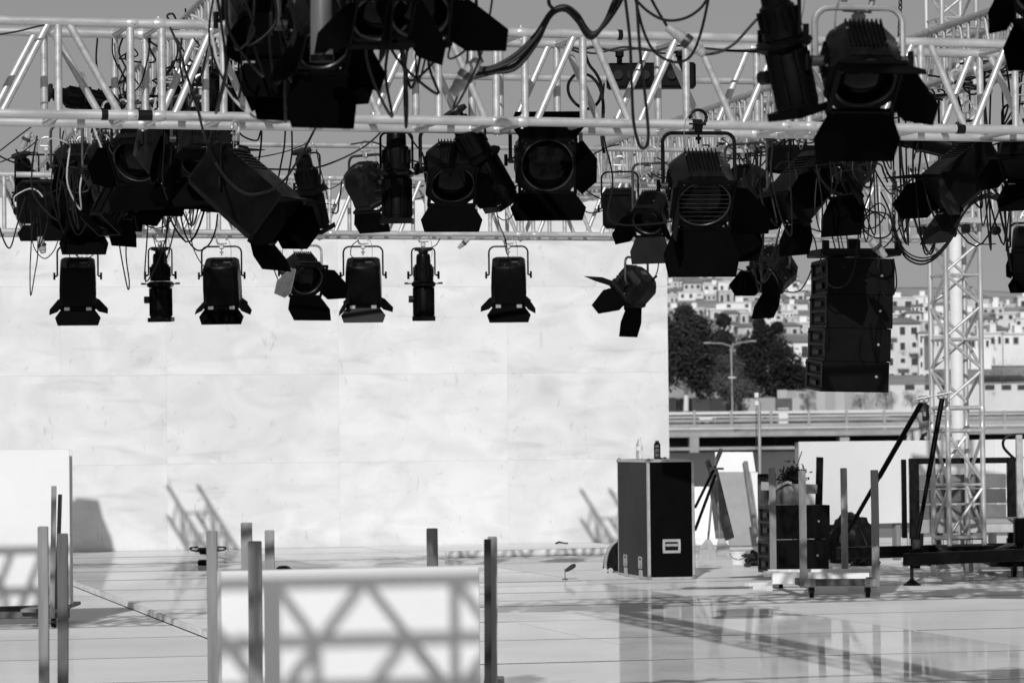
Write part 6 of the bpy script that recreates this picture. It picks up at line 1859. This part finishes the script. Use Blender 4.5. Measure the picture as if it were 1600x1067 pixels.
for i in range(22):
    D = 24.6 + 9.4 * (i + rc.random()) / 22
    pipe_clamp(NUM[i] + ' bright pipe clamp from the near end of the slanting truss', 'clamps on the slanting truss', on_run(Ra, aR, nR, D, rc.choice((0.0, 0.4)), 0.0), rc.uniform(0.9, 1.5))

# loose cables lying along the far truss and inside the near one
for i in range(14):
    x = 430 + 560 * (i + rc.random()) / 14
    A, B_ = on_plane(x, 283, P2 + DEP * 0.26, DEP), on_plane(x + rc.uniform(30, 90), 283 + rc.uniform(-4, 6), P2 + DEP * 0.26, DEP)
    sling(NUM[i] + ' loose cable from the left drooping off the far truss top', 'loose cables on the far truss', A, B_, rc.choice((0.08, 0.12, 0.2, 0.32)), rc.uniform(0.006, 0.009))
for i in range(12):
    x = 150 + 200 * (i + rc.random()) / 12
    A, B_ = on_plane(x, 60, P1 + DEP * 0.5, DEP), on_plane(x + rc.uniform(-60, 60), rc.uniform(50, 180), P1 + DEP * 0.6, DEP)
    sling(NUM[i] + ' thin cable from the left knotted behind the near truss joint', 'thin cables behind the near truss joint', A, B_, rc.choice((0.1, 0.2, 0.35)), rc.uniform(0.005, 0.007))
for i in range(24):
    D = 23.6 + 10.5 * (i + rc.random()) / 24
    A = on_run(La, aL, nL, D, rc.uniform(-0.15, 0.5), rc.uniform(0.2, 0.5))
    B_ = on_run(La, aL, nL, D + rc.uniform(-0.8, 0.8), rc.uniform(-0.2, 0.6), rc.uniform(0.1, 0.5))
    sling(NUM[i] + ' short cable loop from the near end on top of the cluttered truss', 'short cable loops on the cluttered truss', A, B_, rc.choice((-0.12, 0.1, 0.18, 0.3)), rc.uniform(0.006, 0.009))
# finer tangles hanging round the lamps themselves
for i in range(40):
    x = 15 + 320 * (i + rc.random()) / 40
    yc = 265 - 0.32 * x + rc.uniform(-25, 60)
    D = 31 - 0.022 * x + rc.uniform(-0.8, 0.5)
    A, B_ = at(x, yc, D), at(x + rc.uniform(-55, 55), yc + rc.uniform(-25, 25), D + rc.uniform(-0.3, 0.3))
    sling(NUM[i] + ' fine cable from the picture edge looped round the crowded lamps', 'fine cables round the crowded lamps', A, B_, rc.choice((-0.1, 0.12, 0.2, 0.3, 0.45, 0.6)), rc.uniform(0.005, 0.008), 'black_rubber' if i % 7 else 'cable_grey')
for i in range(26):
    x = 1150 + 440 * (i + rc.random()) / 26
    yc = rc.uniform(215, 290)
    D = rc.uniform(24.5, 27)
    A, B_ = at(x, yc, D), at(x + rc.uniform(-60, 60), yc + rc.uniform(-20, 20), D + rc.uniform(-0.3, 0.3))
    sling(NUM[i] + ' fine cable from the grille lamp looped round the slanting lamps', 'fine cables round the slanting lamps', A, B_, rc.choice((-0.1, 0.15, 0.3, 0.45, 0.6)), rc.uniform(0.005, 0.008))
# ---------------------------------------------------------------- person behind the partition
mat('skin', 0.28, 0.55, var=0.08, scale=8)
mat('hair', 0.012, 0.6, var=0.4, scale=30)
mat('shirt', 0.5, 0.85, var=0.08, scale=6)
mat('trousers', 0.06, 0.85, var=0.1, scale=6)
mat('glove', 0.012, 0.7)
def skinmesh(name, pts, edges, radii, m, parent, root=0, sub=2):
    me = bpy.data.meshes.new(name)
    me.from_pydata([tuple(p) for p in pts], edges, [])
    o = bpy.data.objects.new(name, me)
    col.objects.link(o); o.parent = parent
    md = o.modifiers.new('skin', 'SKIN')
    md.use_smooth_shade = True
    for i, r in enumerate(radii):
        v = me.skin_vertices[0].data[i]
        v.radius = r if isinstance(r, tuple) else (r, r)
        v.use_root = (i == root)
    s_ = o.modifiers.new('sub', 'SUBSURF'); s_.levels = sub; s_.render_levels = sub
    me.materials.append(MATS[m])
    return o
DPn = 40.6
hd_ = at(1443, 646, DPn)
feet_z = -0.06
base = Vector((hd_.x + 0.03, DPn, feet_z))
per = thing('person', 'person in pale shirt with dark hair and black glove behind the partition', 'person', base)
H = hd_.z - feet_z + 0.11      # standing height
def J(x, y, z):
    return Vector((x, y, z * H))
pts = [J(0, 0, 0.53), J(0, 0, 0.62), J(-0.01, 0, 0.72), J(-0.015, 0, 0.80), J(-0.02, 0, 0.845), J(-0.03, -0.01, 0.885), J(-0.035, -0.015, 0.93), J(-0.03, -0.01, 0.975),
       J(-0.10, 0, 0.50), J(-0.11, 0.0, 0.28), J(-0.11, 0.02, 0.05), J(-0.11, -0.12, 0.02),
       J(0.10, 0, 0.50), J(0.12, 0.02, 0.28), J(0.12, 0.04, 0.05), J(0.12, -0.10, 0.02),
       J(-0.16, 0, 0.805), J(-0.24, -0.06, 0.67), J(-0.10, -0.25, 0.74),
       J(0.15, 0, 0.805), J(0.24, 0.0, 0.64), J(0.22, -0.06, 0.49)]
ed = [(0, 1), (1, 2), (2, 3), (3, 4), (4, 5), (5, 6), (6, 7), (0, 8), (8, 9), (9, 10), (10, 11), (0, 12), (12, 13), (13, 14), (14, 15), (3, 16), (16, 17), (17, 18), (3, 19), (19, 20), (20, 21)]
rd = [(0.15, 0.11), (0.135, 0.10), (0.15, 0.11), (0.15, 0.10), 0.06, 0.065, (0.082, 0.10), 0.06, 0.085, 0.058, 0.04, 0.035, 0.085, 0.058, 0.04, 0.035, 0.055, 0.042, 0.028, 0.055, 0.042, 0.028]
skinmesh('body', pts, ed, rd, 'skin', per)
# shirt over trunk and upper arms, trousers over the legs
sp2 = [J(0, 0, 0.51), J(0, 0, 0.62), J(-0.01, 0, 0.72), J(-0.015, 0, 0.80), J(-0.02, 0, 0.835), J(-0.16, 0, 0.81), J(-0.235, -0.05, 0.685), J(-0.13, -0.20, 0.725), J(0.15, 0, 0.81), J(0.235, 0.0, 0.655)]
skinmesh('shirt', sp2, [(0, 1), (1, 2), (2, 3), (3, 4), (3, 5), (5, 6), (6, 7), (3, 8), (8, 9)], [(0.17, 0.13), (0.155, 0.12), (0.17, 0.13), (0.168, 0.115), 0.075, 0.072, 0.058, 0.046, 0.072, 0.058], 'shirt', per)
tp = [J(0, 0, 0.535), J(-0.10, 0, 0.49), J(-0.11, 0, 0.28), J(-0.11, 0.02, 0.06), J(0.10, 0, 0.49), J(0.12, 0.02, 0.28), J(0.12, 0.04, 0.06)]
skinmesh('trousers', tp, [(0, 1), (1, 2), (2, 3), (0, 4), (4, 5), (5, 6)], [(0.165, 0.125), 0.102, 0.075, 0.062, 0.102, 0.075, 0.062], 'trousers', per)
hc = base + J(-0.035, -0.012, 0.937)
bm_ = bmesh.new(); bmesh.ops.create_uvsphere(bm_, u_segments=24, v_segments=16, radius=1)
for v in list(bm_.verts):
    d = v.co.copy()
    k = 1.0 + 0.05 * mnoise.noise(d * 4) + 0.03 * mnoise.noise(d * 9)
    v.co = Vector((d.x * 0.098 * k, d.y * 0.118 * k + 0.012, d.z * 0.125 * k + 0.012))
bmesh.ops.delete(bm_, geom=[v for v in bm_.verts if v.co.x < -0.03 and v.co.z < 0.02 and v.co.y < 0.04], context='VERTS')
me = bpy.data.meshes.new('hair'); bm_.to_mesh(me); bm_.free()
me.polygons.foreach_set('use_smooth', [True] * len(me.polygons)); me.materials.append(MATS['hair'])
o = bpy.data.objects.new('hair', me); col.objects.link(o); o.parent = per; o.location = hc - base
b = MB()
b.loft([[hc + Vector((-0.085, y, z)) for y, z in ((-0.018, -0.02), (0.018, -0.02), (0.012, 0.03), (-0.012, 0.03))], [hc + Vector((-0.118, y, z)) for y, z in ((-0.012, -0.025), (0.012, -0.025), (0.006, -0.005), (-0.006, -0.005))]])
b.build('nose', 'skin', per)
for s_ in (-1, 1):
    b = MB(); b.lathe([(0.010, -0.006), (0.013, 0), (0.010, 0.006)], Matrix.Translation(hc + Vector((-0.085, s_ * 0.034, 0.02))) @ Matrix.Rotation(math.pi / 2, 4, 'Y'), 10); b.build('eye', 'glove', per)
    b = MB(); b.box(hc + Vector((0.005, s_ * 0.098, 0.0)), (0.035, 0.016, 0.06), b=0.007); b.build('ear', 'skin', per)
b = MB(); b.box(hc + Vector((-0.09, 0, -0.055)), (0.012, 0.05, 0.012), b=0.004); b.build('mouth', 'glove', per)
# gloved hands: palm, four bent fingers and a thumb from its side
def hand(wr, fwd, up_, m):
    fwd = fwd.normalized(); side = fwd.cross(up_).normalized(); up_ = side.cross(fwd)
    P = [wr, wr + fwd * 0.05, wr + fwd * 0.09]
    E_ = [(0, 1), (1, 2)]
    Rr = [(0.028, 0.02), (0.042, 0.02), (0.042, 0.018)]
    for k, (o_, l) in enumerate(((-0.033, 0.07), (-0.011, 0.08), (0.011, 0.075), (0.033, 0.058))):
        i = len(P)
        q = wr + fwd * 0.095 + side * o_
        P += [q, q + fwd * l * 0.5 - up_ * 0.008, q + fwd * l * 0.85 - up_ * 0.035]
        E_ += [(2, i), (i, i + 1), (i + 1, i + 2)]
        Rr += [0.0105, 0.0098, 0.0085]
    i = len(P)
    q = wr + fwd * 0.045 - side * 0.045
    P += [q, q + fwd * 0.04 - side * 0.025, q + fwd * 0.075 - side * 0.022]
    E_ += [(1, i), (i, i + 1), (i + 1, i + 2)]
    Rr += [0.014, 0.012, 0.010]
    return skinmesh('hand', P, E_, Rr, m, per, 1, 1)
hand(J(-0.10, -0.25, 0.74), Vector((0.25, -0.25, 0.9)), Vector((-1, 0, 0)), 'glove')
hand(J(0.22, -0.06, 0.49), Vector((0, -0.2, -1)), Vector((1, 0, 0)), 'skin')
for s_, x, y in ((-1, -0.11, 0.0), (1, 0.12, 0.02)):
    b = MB(); b.loft([[base + Vector((x + a * 0.05, y + c, 0.005)) for a, c in ((-1, -0.18), (1, -0.18), (1, 0.09), (-1, 0.09))], [base + Vector((x + a * 0.045, y + c, 0.06)) for a, c in ((-1, -0.16), (1, -0.16), (1, 0.09), (-1, 0.09))], [base + Vector((x + a * 0.042, y + c, 0.11)) for a, c in ((-1, -0.02), (1, -0.02), (1, 0.085), (-1, 0.085))]])
    b.build('shoe', 'glove', per)
